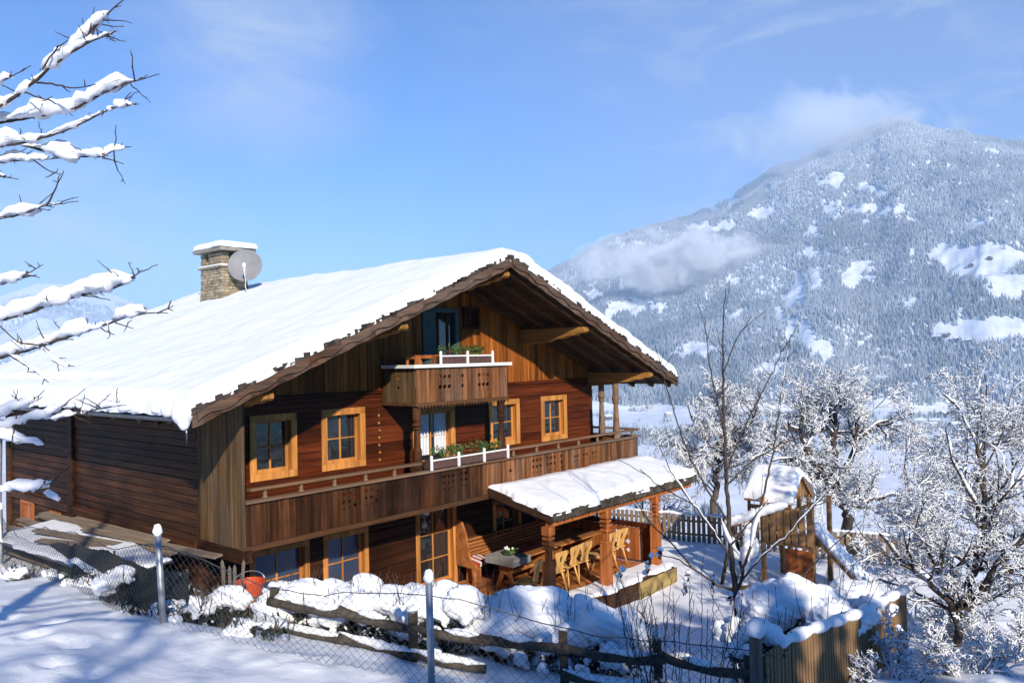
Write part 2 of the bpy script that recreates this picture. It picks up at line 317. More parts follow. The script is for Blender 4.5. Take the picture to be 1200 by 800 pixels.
# lattice noise
def _h(ix, iy, seed):
    n = (ix.astype(np.int64) * 374761393 + iy.astype(np.int64) * 668265263 + seed * 974634777) & 0xffffffff
    n = ((n ^ (n >> 13)) * 1274126177) & 0xffffffff
    return ((n ^ (n >> 16)) & 0xffff) / 65535.0
def vnoise(x, y, seed=0):
    x = np.asarray(x, float); y = np.asarray(y, float); ix = np.floor(x); iy = np.floor(y); fx = x - ix; fy = y - iy
    fx = fx * fx * fx * (fx * (fx * 6 - 15) + 10); fy = fy * fy * fy * (fy * (fy * 6 - 15) + 10)
    a, b, c, d = _h(ix, iy, seed), _h(ix + 1, iy, seed), _h(ix, iy + 1, seed), _h(ix + 1, iy + 1, seed)
    return (a + (b - a) * fx) * (1 - fy) + (c + (d - c) * fx) * fy
def fbm(x, y, oct=4, seed=0, gain=0.5):
    s = 0; a = 1.0; t = 0
    for i in range(oct): s = s + a * (vnoise(x * 2 ** i, y * 2 ** i, seed + i) - 0.5); t += a; a *= gain
    return s / t * 2
def ridged(x, y, oct=5, seed=0):
    s = 0; a = 1.0; t = 0
    for i in range(oct): s = s + a * (1 - np.abs(2 * vnoise(x * 2 ** i, y * 2 ** i, seed + i) - 1)); t += a; a *= 0.5
    return s / t
def smooth01(t): t = np.clip(t, 0, 1); return t * t * (3 - 2 * t)
def voxel_smooth(o, size, it=6, keep=0.5):                        # weld overlapping lumps into one soft body
    r_ = o.modifiers.new('remesh', 'REMESH'); r_.mode = 'VOXEL'; r_.voxel_size = size
    s_ = o.modifiers.new('smooth', 'SMOOTH'); s_.factor = keep; s_.iterations = it
    dg = bpy.context.evaluated_depsgraph_get(); me = bpy.data.meshes.new_from_object(o.evaluated_get(dg))
    old = o.data; o.modifiers.clear(); o.data = me; me.shade_smooth(); bpy.data.meshes.remove(old)
    return o
def lumps(o, amp, sc_=3.0, seed=0):
    me = o.data; n = len(me.vertices); co = np.empty(n * 3, np.float32); me.vertices.foreach_get('co', co); co = co.reshape(-1, 3)
    no = np.empty(n * 3, np.float32); me.vertices.foreach_get('normal', no); no = no.reshape(-1, 3)
    d = fbm(co[:, 0] * sc_ + co[:, 2] * 1.7 * sc_, co[:, 1] * sc_ - co[:, 2] * 1.3 * sc_, 3, seed) * amp
    me.vertices.foreach_set('co', (co + no * d[:, None]).ravel()); me.update()
# ------------------------------------------------------------------ the ground
GC = [(-6.95, -13.46, 3.75), (-16, -21.3, 6.3), (-0.4, -21, 1.6), (-13.5, -5.9, 3.9), (-14, 4, 3.3), (-8, 8, 2.4), (-14, 15, 3.2), (-3, -14.5, 2.6),
      (-4.69, -5.58, 2.63), (-1.96, 3.87, 1.40), (-2.31, -1.11, 1.98), (-2.5, -3.97, 2.16), (-1.84, -5.8, 1.97), (-1.21, -7.3, 1.84), (0.76, -10.03, 1.30),
      (-0.4, -4.4, 1.55), (1.2, -6.3, 1.20), (0.3, -2.4, 0.75), (3, -2.2, 0.1), (5, -2.4, 0.05), (2.6, -4.4, 0.75), (4.3, -5.2, 0.35), (-0.7, -0.3, 1.6), (-0.8, 4, 1.55), (-0.7, 9, 1.05), (-0.5, 11, 1.1), (-2, 14, 1.5),
      (6, -4.2, -0.2), (9, -4.0, -0.42), (11, -4.2, -0.42), (12.5, -6.2, -0.42), (15, -3.3, -0.38), (15.3, -7.5, -0.38), (14.6, -1.6, -0.34), (13, 1, -0.3), (14, 6, -0.3),
      (8, -6, -0.25), (5.3, -7.6, 0.15), (3.2, -8.6, 0.75), (9.35, -9.2, -0.25), (6.5, -9.6, 0.25), (6.2, -11.2, 0.55), (9.5, -12.0, 0.05), (3.0, -12.5, 0.9),
      (16.5, -2, -0.6), (20, -1, -2.0), (20, -5, -2.0), (17, -9.5, -0.9), (25, -5, -5), (14, -14, -0.8), (20, -20, -3.5), (30, 0, -8), (30, -20, -9), (45, 0, -16), (45, -25, -17),
      (30, 20, -8), (20, 25, -3), (0, 25, 1.4), (-15, 30, 4), (45, 40, -15), (15, 14, -0.8), (-30, 0, 7), (-30, -30, 12), (0, -35, 1.0), (20, -40, -5), (-10, -40, 7), (6, 5, 0.0), (6, 12, 0.2), (60, 0, -22), (60, -40, -24), (60, 40, -22), (30, 60, -6), (-30, 60, 6)]
_gp = np.array(GC)
_D = np.hypot(_gp[:, None, 0] - _gp[None, :, 0], _gp[:, None, 1] - _gp[None, :, 1])
_phi = lambda d: -np.sqrt(d * d + 0.6)
_A = np.zeros((len(_gp) + 1,) * 2); _A[:-1, :-1] = _phi(_D); _A[:-1, -1] = 1; _A[-1, :-1] = 1
_W = np.linalg.solve(_A, np.append(_gp[:, 2], 0))
def near_z(x, y):
    x = np.asarray(x, float); y = np.asarray(y, float); z = np.full(x.shape, _W[-1])
    for (a, b, _), w_ in zip(_gp, _W[:-1]): z = z + w_ * _phi(np.hypot(x - a, y - b))
    return z
VALLEY = -130.0
SKY = [(-700, 300), (-400, 322), (-200, 345), (-60, 338), (0, 348), (45, 333), (100, 336), (150, 352), (190, 366), (300, 372), (420, 360), (520, 350), (600, 336), (650, 316), (680, 300), (720, 278), (770, 262), (810, 254),
       (850, 238), (885, 216), (905, 202), (945, 184), (985, 163), (1020, 148), (1045, 139), (1065, 137), (1090, 146), (1120, 152), (1150, 158), (1200, 165), (1300, 178), (1500, 230), (1800, 300), (2400, 330)]
_sx = np.array([p[0] for p in SKY], float); _sy = np.array([p[1] for p in SKY], float)
_saz = np.arctan((_sx - 600) / 920); _sel = np.array([math.asin((ray(x, y) / np.linalg.norm(ray(x, y)))[2]) for x, y in SKY])
HILLS = [(1040, 474, 1720, 52, 75), (1085, 472, 1800, 40, 60), (745, 472, 1900, 24, 70), (690, 470, 1850, 28, 80), (820, 480, 1800, 18, 60)]
_hl = [(CAM + ray(x, y) * d, h, r_) for x, y, d, h, r_ in HILLS]
def far_z(x, y):
    dx, dy = x - CAM[0], y - CAM[1]; rho = np.hypot(dx, dy)
    az = np.arctan2(dx * _rt[0] + dy * _rt[1], dx * _fw[0] + dy * _fw[1])
    v = VALLEY * smooth01((rho - 20) / 420.0) ** 0.8 + 3.0 * fbm(x / 160, y / 160, 3, 3)
    for p, h, r_ in _hl: v = v + h * np.exp(-((x - p[0]) ** 2 + (y - p[1]) ** 2) / (r_ * r_))
    left = smooth01((R(-4) - az) / R(10))
    Rb = 1950 + 2600 * left + 180 * fbm(az * 9, az * 0, 3, 11); Rr = 5300 + 3600 * left - 500 * smooth01((az - R(20)) / R(12))
    Hr = CAM[2] + np.tan(np.interp(az, _saz, _sel)) * Rr
    t = (rho - Rb) / (Rr - Rb); tc_ = np.clip(t, 0, 1)
    prof = 0.55 * tc_ ** 0.85 + 0.45 * tc_ ** 1.35
    mt = (Hr - VALLEY) * prof
    bell = np.sin(math.pi * np.clip(t, 0, 1)) ** 0.7
    mt = mt + bell * ((ridged(x / 1300, y / 1300, 5, 21) - 0.55) * 430 + fbm(x / 260, y / 260, 4, 33) * 45)
    mt = mt + bell * fbm(az * 75 + fbm(x / 500, y / 500, 2, 5) * 1.2, rho / 1400, 3, 41) * 10 + bell * fbm(x / 110, y / 110, 4, 43) * 16
    mt = mt + np.clip(1 - np.abs(t - 1) * 6, 0, 1) * fbm(az * 70, az * 0, 4, 51) * 16 * np.clip((Hr - VALLEY) / 800, 0.2, 1)
    mt = np.where(t > 1, mt - (t - 1) * 1500, mt)
    return v + np.maximum(mt, 0) * (t > 0)
def ground_z(x, y):
    x = np.asarray(x, float); y = np.asarray(y, float)
    dx, dy = x - CAM[0], y - CAM[1]; rho = np.hypot(dx, dy)
    front = smooth01((dx * _fw[0] + dy * _fw[1]) / 12.0)
    wv = smooth01((rho - 34) / 130.0) * front
    return near_z(x, y) * (1 - wv) + far_z(x, y) * wv
def gz(x, y): return float(ground_z(np.array([x]), np.array([y]))[0])
def hit(x, y):                                                     # where a line of sight meets the far land
    r_ = ray(x, y); d = np.geomspace(60, 9000, 4000); p = CAM + r_ * d[:, None]
    b = p[:, 2] < ground_z(p[:, 0], p[:, 1]); i = int(np.argmax(b)); return p[i]
# near snow
nx, ny = 560, 560
gx = np.linspace(-22, 40, nx); gy = np.linspace(-26, 30, ny); X, Y = np.meshgrid(gx, gy)
Z = ground_z(X, Y)
FENCE = [(-1.4, 6.6), (-1.9, 3.6), (-2.35, -0.6), (-2.5, -3.97), (-1.95, -5.6), (-1.21, -7.3), (0.76, -10.03), (1.6, -11.6)]
def seg_dist(X, Y, pts):
    d = np.full(X.shape, 1e9)
    for (a, b), (c, e) in zip(pts[:-1], pts[1:]):
        ux, uy = c - a, e - b; t = np.clip(((X - a) * ux + (Y - b) * uy) / (ux * ux + uy * uy), 0, 1); d = np.minimum(d, np.hypot(X - a - t * ux, Y - b - t * uy))
    return d
df = seg_dist(X, Y, FENCE)
Z = Z + 0.05 * fbm(X * 0.55, Y * 0.55, 4, 71) + 0.030 * fbm(X * 1.7, Y * 1.7, 4, 75, 0.6)
Z = Z + np.exp(-(df / 0.55) ** 2) * (0.10 * np.abs(fbm(X * 2.6, Y * 2.6, 3, 81)) + 0.05)
inside = np.clip((X + 1.5) / 2, 0, 1) * np.clip((-Y) / 2, 0, 1) * np.clip((df - 0.3) / 0.6, 0, 1) * (np.hypot(X + 7, Y + 13.5) < 16)
Z = Z + inside * (0.16 * np.maximum(fbm(X * 1.6, Y * 1.6, 3, 91), -0.1))
# trodden path across the yard
pd = seg_dist(X, Y, [(11.2, -5.2), (12.6, -4.2), (14.0, -5.5)]); Z = Z - 0.05 * np.exp(-(pd / 0.35) ** 2) * (0.5 + fbm(X * 3, Y * 3, 2, 95))
fr = np.random.default_rng(31)
for path in ([(-5.6, -9.0), (-4.2, -6.2), (-3.6, -3.2), (-4.2, 0.5)], [(11.2, -4.4), (12.4, -4.9), (13.9, -3.4), (14.0, -1.0)], [(7.5, -10.6), (10.5, -10.9), (13.5, -10.3)]):
    PP = np.array(path); SS = np.concatenate([[0], np.cumsum(np.hypot(*np.diff(PP, axis=0).T))]); s_ = 0.0; k_ = 0
    while s_ < SS[-1]:
        px_, py_ = np.interp(s_, SS, PP[:, 0]) + fr.normal() * 0.05, np.interp(s_, SS, PP[:, 1]) + fr.normal() * 0.05; px_ += 0.13 * (-1) ** k_
        rr_ = np.hypot(X - px_, Y - py_); Z = Z - 0.085 * np.exp(-(rr_ / 0.15) ** 2) + 0.03 * np.exp(-((rr_ - 0.25) / 0.09) ** 2); s_ += 0.62; k_ += 1
Z = np.where((X > 0.15) & (X < 12.2) & (Y > -1.0) & (Y < 9.8), np.minimum(Z, -0.25), Z)
Z = np.where((X > 4.7) & (X < 10.9) & (Y > -3.25) & (Y <= -1.0), np.minimum(Z, -0.22), Z)
ii = (np.arange(ny - 1)[:, None] * nx + np.arange(nx - 1)[None, :]).ravel()
q = np.stack([ii, ii + 1, ii + nx + 1, ii + nx], 1)
tag(quick_mesh('ground', np.stack([X, Y, Z], -1).reshape(-1, 3), q, M_SNOWG), kind='structure')
def surf_z(x, y):                                                  # height of the near snow with its drifts
    i = min(max((x - gx[0]) / (gx[1] - gx[0]), 0), nx - 2); j = min(max((y - gy[0]) / (gy[1] - gy[0]), 0), ny - 2); a, b = int(i), int(j); u, v = i - a, j - b
    return float(Z[b, a] * (1 - u) * (1 - v) + Z[b, a + 1] * u * (1 - v) + Z[b + 1, a] * (1 - u) * v + Z[b + 1, a + 1] * u * v)

# far land: slope, valley floor and mountains in one sheet
na = 900; azs = np.linspace(R(-46), R(48), na); rhos = np.concatenate([np.geomspace(26, 1800, 130, endpoint=False), np.linspace(1800, 5700, 300, endpoint=False), np.linspace(5700, 11500, 50)])
AZs, RH = np.meshgrid(azs, rhos)
FX = CAM[0] + RH * (np.cos(AZs) * _fw[0] + np.sin(AZs) * _rt[0]); FY = CAM[1] + RH * (np.cos(AZs) * _fw[1] + np.sin(AZs) * _rt[1]); FZ = ground_z(FX, FY)
near_patch = (FX > -21) & (FX < 39) & (FY > -25) & (FY < 29)
FZ = np.where(near_patch, FZ - 0.6, FZ)
def to_px(x, y, z):
    d = np.stack([x - CAM[0], y - CAM[1], z - CAM[2]], -1); zz = d @ cF
    return 600 + 920 * (d @ cR) / zz, 400 - 920 * (d @ cU) / zz
MEADOW = [(1150, 305, 54, 20), (1182, 335, 30, 13), (1160, 388, 46, 12), (1120, 392, 18, 8), (1037, 242, 20, 5), (978, 243, 8, 9), (973, 216, 9, 5), (893, 253, 13, 7), (830, 265, 26, 6), (1160, 182, 7, 4), (1002, 322, 20, 15), (946, 400, 12, 16), (962, 410, 12, 9),
          (934, 345, 8, 24), (770, 360, 13, 5), (735, 357, 26, 8), (815, 411, 32, 8), (864, 365, 11, 5), (911, 372, 9, 10), (1076, 262, 10, 3), (1150, 268, 13, 5), (1090, 190, 5, 9), (830, 240, 9, 3), (985, 208, 10, 4), (1025, 220, 13, 4), (1065, 357, 13, 7), (957, 330, 7, 14),
          (900, 430, 12, 9), (1020, 248, 26, 5), (860, 330, 8, 4), (700, 345, 10, 6), (1070, 300, 6, 3), (955, 268, 5, 12), (955, 300, 4, 10), (925, 390, 6, 10), (1110, 345, 8, 4)]
def bare(x, y, z):
    px, py = to_px(x, y, z); m_ = np.zeros(np.shape(px))
    wx = 14 * fbm(px / 22, py / 22, 3, 61); wy = 9 * fbm(px / 22, py / 22, 3, 62)
    wx = wx + 7 * fbm(px / 5, py / 5, 2, 63); wy = wy + 5 * fbm(px / 5, py / 4, 2, 64)
    for a, b, c, d in MEADOW: m_ = np.maximum(m_, 1.35 - np.sqrt(((px + wx - a) / c) ** 2 + ((py + wy - b) / d) ** 2))
    thin = np.clip(fbm(px / 9, py / 13, 3, 65) * 1.7 - 0.62 + 0.25 * fbm(px / 70, py / 50, 2, 66), 0, 1)
    return np.maximum(m_, thin)
def far_mat():
    ma, nt, p = newmat('far_snow'); tc = N(nt, 'ShaderNodeTexCoord')
    a = N(nt, 'ShaderNodeTexNoise'); a.inputs['Scale'].default_value = 0.035; a.inputs['Detail'].default_value = 6; nt.links.new(tc.outputs['Object'], a.inputs['Vector'])
    nt.links.new(mixc(nt, ramp(nt, a.outputs[0], [(0.35, 0.0), (0.65, 1.0)]), (0.70, 0.74, 0.80), (0.86, 0.88, 0.90)), p.inputs['Base Color']); p.inputs['Roughness'].default_value = 0.8; p.inputs['Specular IOR Level'].default_value = 0.1
    return ma
def split(mask_rows, name, kind='structure'):
    r0, r1 = mask_rows; k = np.arange(r0, r1)[:, None] * na + np.arange(na - 1)[None, :]; k = k.ravel() - r0 * na
    qq = np.stack([k, k + 1, k + na + 1, k + na], 1); sl = slice(r0, r1 + 1)
    tag(quick_mesh(name, np.stack([FX[sl], FY[sl], FZ[sl]], -1).reshape(-1, 3), qq, M_FAR), kind=kind)
M_FAR = far_mat()
split((0, 130), 'valley'); split((130, len(rhos) - 1), 'mountain')

# forest on the mountain and in rows across the valley
def forest(n, a0, a1, r0, r1, seed, hmin, hmax, dens):
    g = np.random.default_rng(seed)
    a = g.uniform(a0, a1, n); rr = np.sqrt(g.uniform(r0 ** 2, r1 ** 2, n))
    x = CAM[0] + rr * (np.cos(a) * _fw[0] + np.sin(a) * _rt[0]); y = CAM[1] + rr * (np.cos(a) * _fw[1] + np.sin(a) * _rt[1]); z = ground_z(x, y)
    keep = dens(x, y, z, rr, a) > g.uniform(0, 1, n); x, y, z = x[keep], y[keep], z[keep]; n = len(x)
    h = g.uniform(hmin, hmax, n); w_ = h * g.uniform(0.17, 0.26, n); ph = g.uniform(0, 6.28, n); k = 5
    th = ph[:, None] + np.arange(k) * 2 * math.pi / k
    ringv = np.stack([x[:, None] + w_[:, None] * np.cos(th), y[:, None] + w_[:, None] * np.sin(th), np.repeat((z - 1.0)[:, None], k, 1)], -1)
    top = np.stack([x, y, z + h], -1)[:, None]
    v = np.concatenate([ringv, top], 1).reshape(-1, 3); b = np.arange(n)[:, None] * (k + 1)
    tr = np.stack([b + np.arange(k), b + (np.arange(k) + 1) % k, np.repeat(b + k, k, 1)], -1).reshape(-1, 3)
    return v, tr
def dens_m(x, y, z, rr, a):
    t = smooth01((bare(x, y, z) - 0.15) / 0.2)
    px, py = to_px(x, y, z)
    base = np.clip(0.94 + 0.55 * fbm(x / 240, y / 240, 3, 101), 0.35, 1)
    alpine = smooth01((z - 1040 + 260 * fbm(x / 200, y / 200, 3, 107)) / 420.0)
    return (1 - t) * base * (1 - 0.85 * alpine) * (z > VALLEY + 14)
v1, t1 = forest(330000, R(-4), R(36), 1850, 5350, 1, 7, 21, dens_m)
def dens_l(x, y, z, rr, a): return (fbm(x / 700, y / 700, 4, 131) > -0.05) * (z < 700) * 0.9
v2, t2 = forest(26000, R(-36), R(-20), 4500, 8400, 2, 16, 30, dens_l)
def dens_v(x, y, z, rr, a):
    px, py = to_px(x, y, z)
    rowm = np.exp(-((py - 505 - 5 * np.sin(px / 60.0)) / 5.0) ** 2) * (px > 950) + np.exp(-((py - 474) / 2.5) ** 2) * (px > 1095) + np.exp(-((py - 488) / 2.5) ** 2) * (px > 1040) * 0.6
    cl_ = np.clip(fbm(x / 60, y / 60, 3, 121) * 2.4 - 0.75, 0, 1)
    riv = np.exp(-((py - 512) / 6.0) ** 2) * (px < 900)
    return np.clip(cl_ * 0.85 + rowm * 0.9 * np.clip(fbm(x / 30, y / 30, 2, 127) * 2 + 0.4, 0, 1) + riv * 0.7, 0, 1) * (z < VALLEY + 8)
v3, t3 = forest(70000, R(-2), R(36), 420, 1900, 3, 5, 13, dens_v)
def forest_mat():
    ma, nt, p = newmat('frosted_conifer'); tc = N(nt, 'ShaderNodeTexCoord'); geo = N(nt, 'ShaderNodeNewGeometry')
    a = N(nt, 'ShaderNodeTexNoise'); a.inputs['Scale'].default_value = 0.0026; a.inputs['Detail'].default_value = 6; a.inputs['Roughness'].default_value = 0.6; nt.links.new(tc.outputs['Object'], a.inputs['Vector'])
    sep = N(nt, 'ShaderNodeSeparateXYZ'); nt.links.new(tc.outputs['Object'], sep.inputs[0])
    hgt = N(nt, 'ShaderNodeMapRange'); hgt.inputs[1].default_value = -150; hgt.inputs[2].default_value = 1300; hgt.inputs[3].default_value = 0.03; hgt.inputs[4].default_value = 0.34; nt.links.new(sep.outputs[2], hgt.inputs[0])   # more frost higher up
    f = mathn(nt, 'ADD', mathn(nt, 'ADD', mathn(nt, 'MULTIPLY', ramp(nt, a.outputs[0], [(0.36, 0.0), (0.64, 1.0)]), 0.42), mathn(nt, 'MULTIPLY', geo.outputs['Random Per Island'], 0.30)), hgt.outputs[0], True)
    nt.links.new(mixc(nt, f, (0.050, 0.080, 0.095), (0.57, 0.61, 0.65)), p.inputs['Base Color']); p.inputs['Roughness'].default_value = 0.9; p.inputs['Specular IOR Level'].default_value = 0.1
    return ma
vv = np.concatenate([v1, v2, v3]); tt = np.concatenate([t1, t2 + len(v1), t3 + len(v1) + len(v2)])
tag(quick_mesh('far_forest', vv, None, forest_mat(), smooth=False, tris=tt), 'frosted conifer forest covering the mountainside and valley across from the chalet', 'forest', kind='stuff')

# the air
hm = bpy.data.materials.new('haze_air'); hm.use_nodes = True; nt = hm.node_tree; nt.nodes.clear()
o_ = N(nt, 'ShaderNodeOutputMaterial'); pv = N(nt, 'ShaderNodeVolumePrincipled'); pv.inputs['Density'].default_value = 1.25e-4; pv.inputs['Color'].default_value = (0.57, 0.77, 1.0, 1); pv.inputs['Anisotropy'].default_value = -0.15
nt.links.new(pv.outputs[0], o_.inputs['Volume'])
c_ = CAM[:2] + _fw[:2] * 5600
hz_ = MB(); ux, uy = _fw, _rt
zb, zt = float(min(FZ.min(), Z.min())) - 1.0, float(max(FZ.max(), vv[:, 2].max())) + 5.0
hz_.prism([(-5700, -9500), (6300, -9500), (6300, 9500), (-5700, 9500)], (0, 0, zt - zb), (c_[0], c_[1], zb), ux, uy)
haze = hz_.build('haze', hm); tag(haze, kind='stuff')
# ------------------------------------------------------------------ the chalet
house = thing('wooden_chalet', 'dark timber alpine farmhouse with balconies and a thick snow covered gable roof', 'house')
HX, HY, RX, RZ, SL, YF, YB = 12.3, 9.8, 6.12, 7.55, 0.40, -2.2, 11.0
def roof_z(x): return RZ - SL * abs(x - RX)
def under_z(x): return roof_z(x) - 0.16
def cut(iv, holes):
    out = [iv]
    for a, b in holes:
        nx_ = []
        for p, q_ in out:
            if b <= p or a >= q_: nx_.append((p, q_)); continue
            if a > p: nx_.append((p, a))
            if b < q_: nx_.append((b, q_))
        out = nx_
    return [t for t in out if t[1] - t[0] > 0.02]
def logs(mb, s0, s1, z0, z1, h, holes, axis='X', y=0.0, depth=0.16, gap=0.006, jit=0.012):
    zs = [z0]
    while zs[-1] < z1 - 0.05: zs.append(min(z1, zs[-1] + h * rnd.uniform(0.9, 1.1)))
    for za, zb in zip(zs[:-1], zs[1:]):
        ed = sorted({za, zb} | {e for o in holes for e in (o[2], o[3]) if za + 0.01 < e < zb - 0.01})
        j = rnd.uniform(-jit, jit)
        for a, b in zip(ed[:-1], ed[1:]):
            for p, q_ in cut((s0, s1), [(o[0], o[1]) for o in holes if o[2] < b - 0.004 and o[3] > a + 0.004]):
                t = gap if b == zb else 0
                if axis == 'X': mb.box((p, y + j, a), (q_, y + depth, b - t))
                else: mb.box((y + j, p, a), (y + depth, q_, b - t))
# openings of the front: x0, x1, z0, z1 (outer edge of the casing)
W_UP = [(1.04, 2.07, 3.10, 4.35), (2.66, 3.78, 3.10, 4.36), (7.72, 8.92, 3.07, 4.26), (9.84, 11.0, 3.02, 4.26)]
DOOR_UP = (5.15, 6.50, 2.30, 4.22)
W_LOW = [(1.0, 2.32, 0.50, 1.80), (2.65, 3.81, 0.50, 1.80), (7.79, 8.88, 0.50, 1.72), (9.72, 11.1, 0.55, 1.68)]
DOOR_LOW = (5.18, 6.48, 0.0, 1.92)
inset = lambda o, t=0.05: (o[0] + t, o[1] - t, o[2] + t, o[3] - t)
b = MB(); logs(b, 0.16, HX, 2.30, 4.62, 0.195, [inset(o) for o in W_UP + [DOOR_UP]])
b.build('log_wall', M_LOG, house, bevel=0.008)
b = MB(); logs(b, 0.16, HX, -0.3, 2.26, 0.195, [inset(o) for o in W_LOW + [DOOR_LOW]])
tag(b.build('log_wall', M_LOGD, house, bevel=0.008), 'dark aged lower log wall behind the terrace')
b = MB(); b.box((0.16, -0.05, 4.62), (HX, 0.15, 4.70)); b.build('wall_trim', M_LOG, house, bevel=0.01)
# gable of upright boards
b = MB(); x = 0.02
GH = [(6.90, 7.44, 6.06, 6.62), (5.54, 6.64, 5.25, 6.52)]
while x < HX - 0.03:
    x1 = min(HX, x + rnd.uniform(0.14, 0.19)); j = rnd.uniform(-0.008, 0.008); zt = min(under_z(x), under_z(x1)) - 0.01
    for p, q_ in cut((4.70, zt), [(h[2], h[3]) for h in GH if h[0] < (x + x1) / 2 < h[1]]):
        if q_ - p > 0.02: b.box((x, j, p), (x1 - 0.006, 0.14, q_))
    x = x1
b.build('gable_wall', M_GABLE, house)
# side wall of planks with posts, end panel, back and right walls
b = MB(); logs(b, 0.0, HY, 1.95 - 0.9, 4.40, 0.145, [(8.05, 8.92, 0.9, 2.08), (6.36, 7.0, 1.5, 1.99)], 'Y', 0.0, 0.16, 0.012, 0.010)
b.build('plank_wall', M_LOGY, house)
b = MB()
for y in (5.65, 9.75): b.box((-0.07, y - 0.13, 0.8), (-0.001, y + 0.13, 4.4))
b.box((-0.05, 0.0, 2.06), (-0.001, HY, 2.24)); b.build('wall_post', M_LOGY, house, bevel=0.01)
b = MB()
b.box((-0.02, -1.55, 2.02), (0.16, 0.3, 2.24)); b.box((-0.03, -0.10, 0.9), (0.15, 0.12, 2.02)); b.build('corner_beam', M_LOGY, house, bevel=0.012)
b = MB(); y = -1.52
while y < -0.005:
    y1 = min(0.0, y + rnd.uniform(0.13, 0.19)); b.box((rnd.uniform(-0.006, 0.006), y, 2.25), (0.05, y1 - 0.006, under_z(0) - 0.02)); y = y1
b.build('balcony_end_panel', M_PANEL, house)
b = MB(); logs(b, 0.0, HY, -0.3, 4.6, 0.195, [], 'Y', HX - 0.16, 0.16); logs(b, 0.17, HX - 0.17, -0.3, 4.6, 0.195, [], 'X', HY - 0.16, 0.16)
x = 0.0
while x < HX: b.box((x, HY - 0.14, 4.6), (min(HX, x + 0.2) - 0.006, HY, under_z(x + 0.1) - 0.05)); x += 0.2
b.build('rear_wall', M_LOG, house)
b = MB(); b.prism([(0.19, -0.3), (HX - 0.19, -0.3), (HX - 0.19, 4.55), (RX, 6.95), (0.19, 4.55)], (0, 9.2, 0), (0, 0.34, 0)); b.build('light_block_core', M_BLACK, house)  # solid dark core added to block light inside the house

def window(o, y=0.0, glass=M_GLASS, cols=2, rows=2, cas=0.135, door=False, curtain=False, label=None, frame=M_PINE, sill=True, recess=0.17):
    x0, x1, z0, z1 = o; p = 0.035
    b = MB()
    b.box((x0, y - p, z1 - cas), (x1, y - 0.004, z1)); 
    if not door: b.box((x0, y - p, z0), (x1, y - 0.004, z0 + cas))
    zb = z0 if door else z0 + cas
    b.box((x0, y - p - 0.003, zb), (x0 + cas, y - 0.004, z1 - cas)); b.box((x1 - cas, y - p - 0.003, zb), (x1, y - 0.004, z1 - cas))
    c = cas - 0.02                                                   # lining of the recess
    b.box((x0 + c - 0.04, y - 0.003, z0 + 0.06), (x0 + c, y + recess, z1 - c)); b.box((x1 - c, y - 0.003, z0 + 0.06), (x1 - c + 0.04, y + recess, z1 - c))
    b.box((x0 + c, y - 0.003, z1 - c), (x1 - c, y + recess, z1 - c + 0.04)); b.box((x0 + c, y - 0.003, z0 + c - 0.04), (x1 - c, y + recess, z0 + c))
    w_ = b.build('door' if door else 'window', frame, house, bevel=0.006)
    if label: w_['label'] = label
    ix0, ix1, iz0, iz1 = x0 + c, x1 - c, z0 + c, z1 - c; ys = y + recess - 0.06; s = 0.055
    b = MB(); b.box((ix0, ys, iz0), (ix0 + s, ys + 0.045, iz1)); b.box((ix1 - s, ys, iz0), (ix1, ys + 0.045, iz1)); b.box((ix0 + s, ys, iz1 - s), (ix1 - s, ys + 0.045, iz1)); b.box((ix0 + s, ys, iz0), (ix1 - s, ys + 0.045, iz0 + s * 1.5))
    for i in range(1, cols): xm = ix0 + (ix1 - ix0) * i / cols; b.box((xm - 0.018, ys + 0.002, iz0 + s), (xm + 0.018, ys + 0.04, iz1 - s))
    for i in range(1, rows): zm = iz0 + (iz1 - iz0) * i / rows; b.box((ix0 + s, ys + 0.004, zm - 0.015), (ix1 - s, ys + 0.036, zm + 0.015))
    b.build('sash', frame, w_, bevel=0.004)
    b = MB(); b.box((ix0 + 0.02, ys + 0.022, iz0 + 0.02), (ix1 - 0.02, ys + 0.030, iz1 - 0.02)); b.build('pane', glass, w_)
    if curtain:
        for xa, xb in ((ix0 + s, ix0 + (ix1 - ix0) * 0.46), (ix1 - (ix1 - ix0) * 0.40, ix1 - s)):
            pts = [(xa + (xb - xa) * i / 14, 0.010 * math.sin(i * 2.3)) for i in range(15)]
            b = MB(); b.prism([(px, py) for px, py in pts] + [(px, py + 0.006) for px, py in reversed(pts)], (0, 0, iz1 - iz0 - 0.75), (0, ys + 0.005, iz0 + 0.7), (1, 0, 0), (0, 1, 0))
            b.build('curtain', M_CURT, w_)
    return w_
for i, o in enumerate(W_UP): window(o)
window(DOOR_UP, cols=2, rows=3, door=True, curtain=True, label='balcony door with pale curtains')
for i, o in enumerate(W_LOW): window(o, glass=M_GLASSB if i < 2 else M_GLASS, cas=0.11)
window(DOOR_LOW, cols=2, rows=3, door=True, cas=0.11)
window(GH[0], cas=0.06, frame=M_LOG, recess=0.12, label='small dark gable window')
b = MB(); b.box((5.50, -0.05, 5.25), (5.62, 0.10, 6.56)); b.box((6.56, -0.05, 5.25), (6.68, 0.10, 6.56)); b.box((5.62, -0.05, 6.46), (6.56, 0.10, 6.56)); b.box((5.62, 0.02, 5.25), (5.98, 0.09, 6.46))
gd = b.build('door', M_GREEN, house, bevel=0.006); gd['label'] = 'green gable door onto the small upper balcony'
b = MB(); b.box((5.98, 0.05, 5.25), (6.56, 0.08, 6.46)); b.build('pane', M_GLASS, gd)
b = MB(); b.box((6.02, 0.025, 5.25), (6.08, 0.05, 6.42)); b.box((6.34, 0.025, 5.25), (6.40, 0.05, 6.42)); b.build('sash', M_LOG, gd)
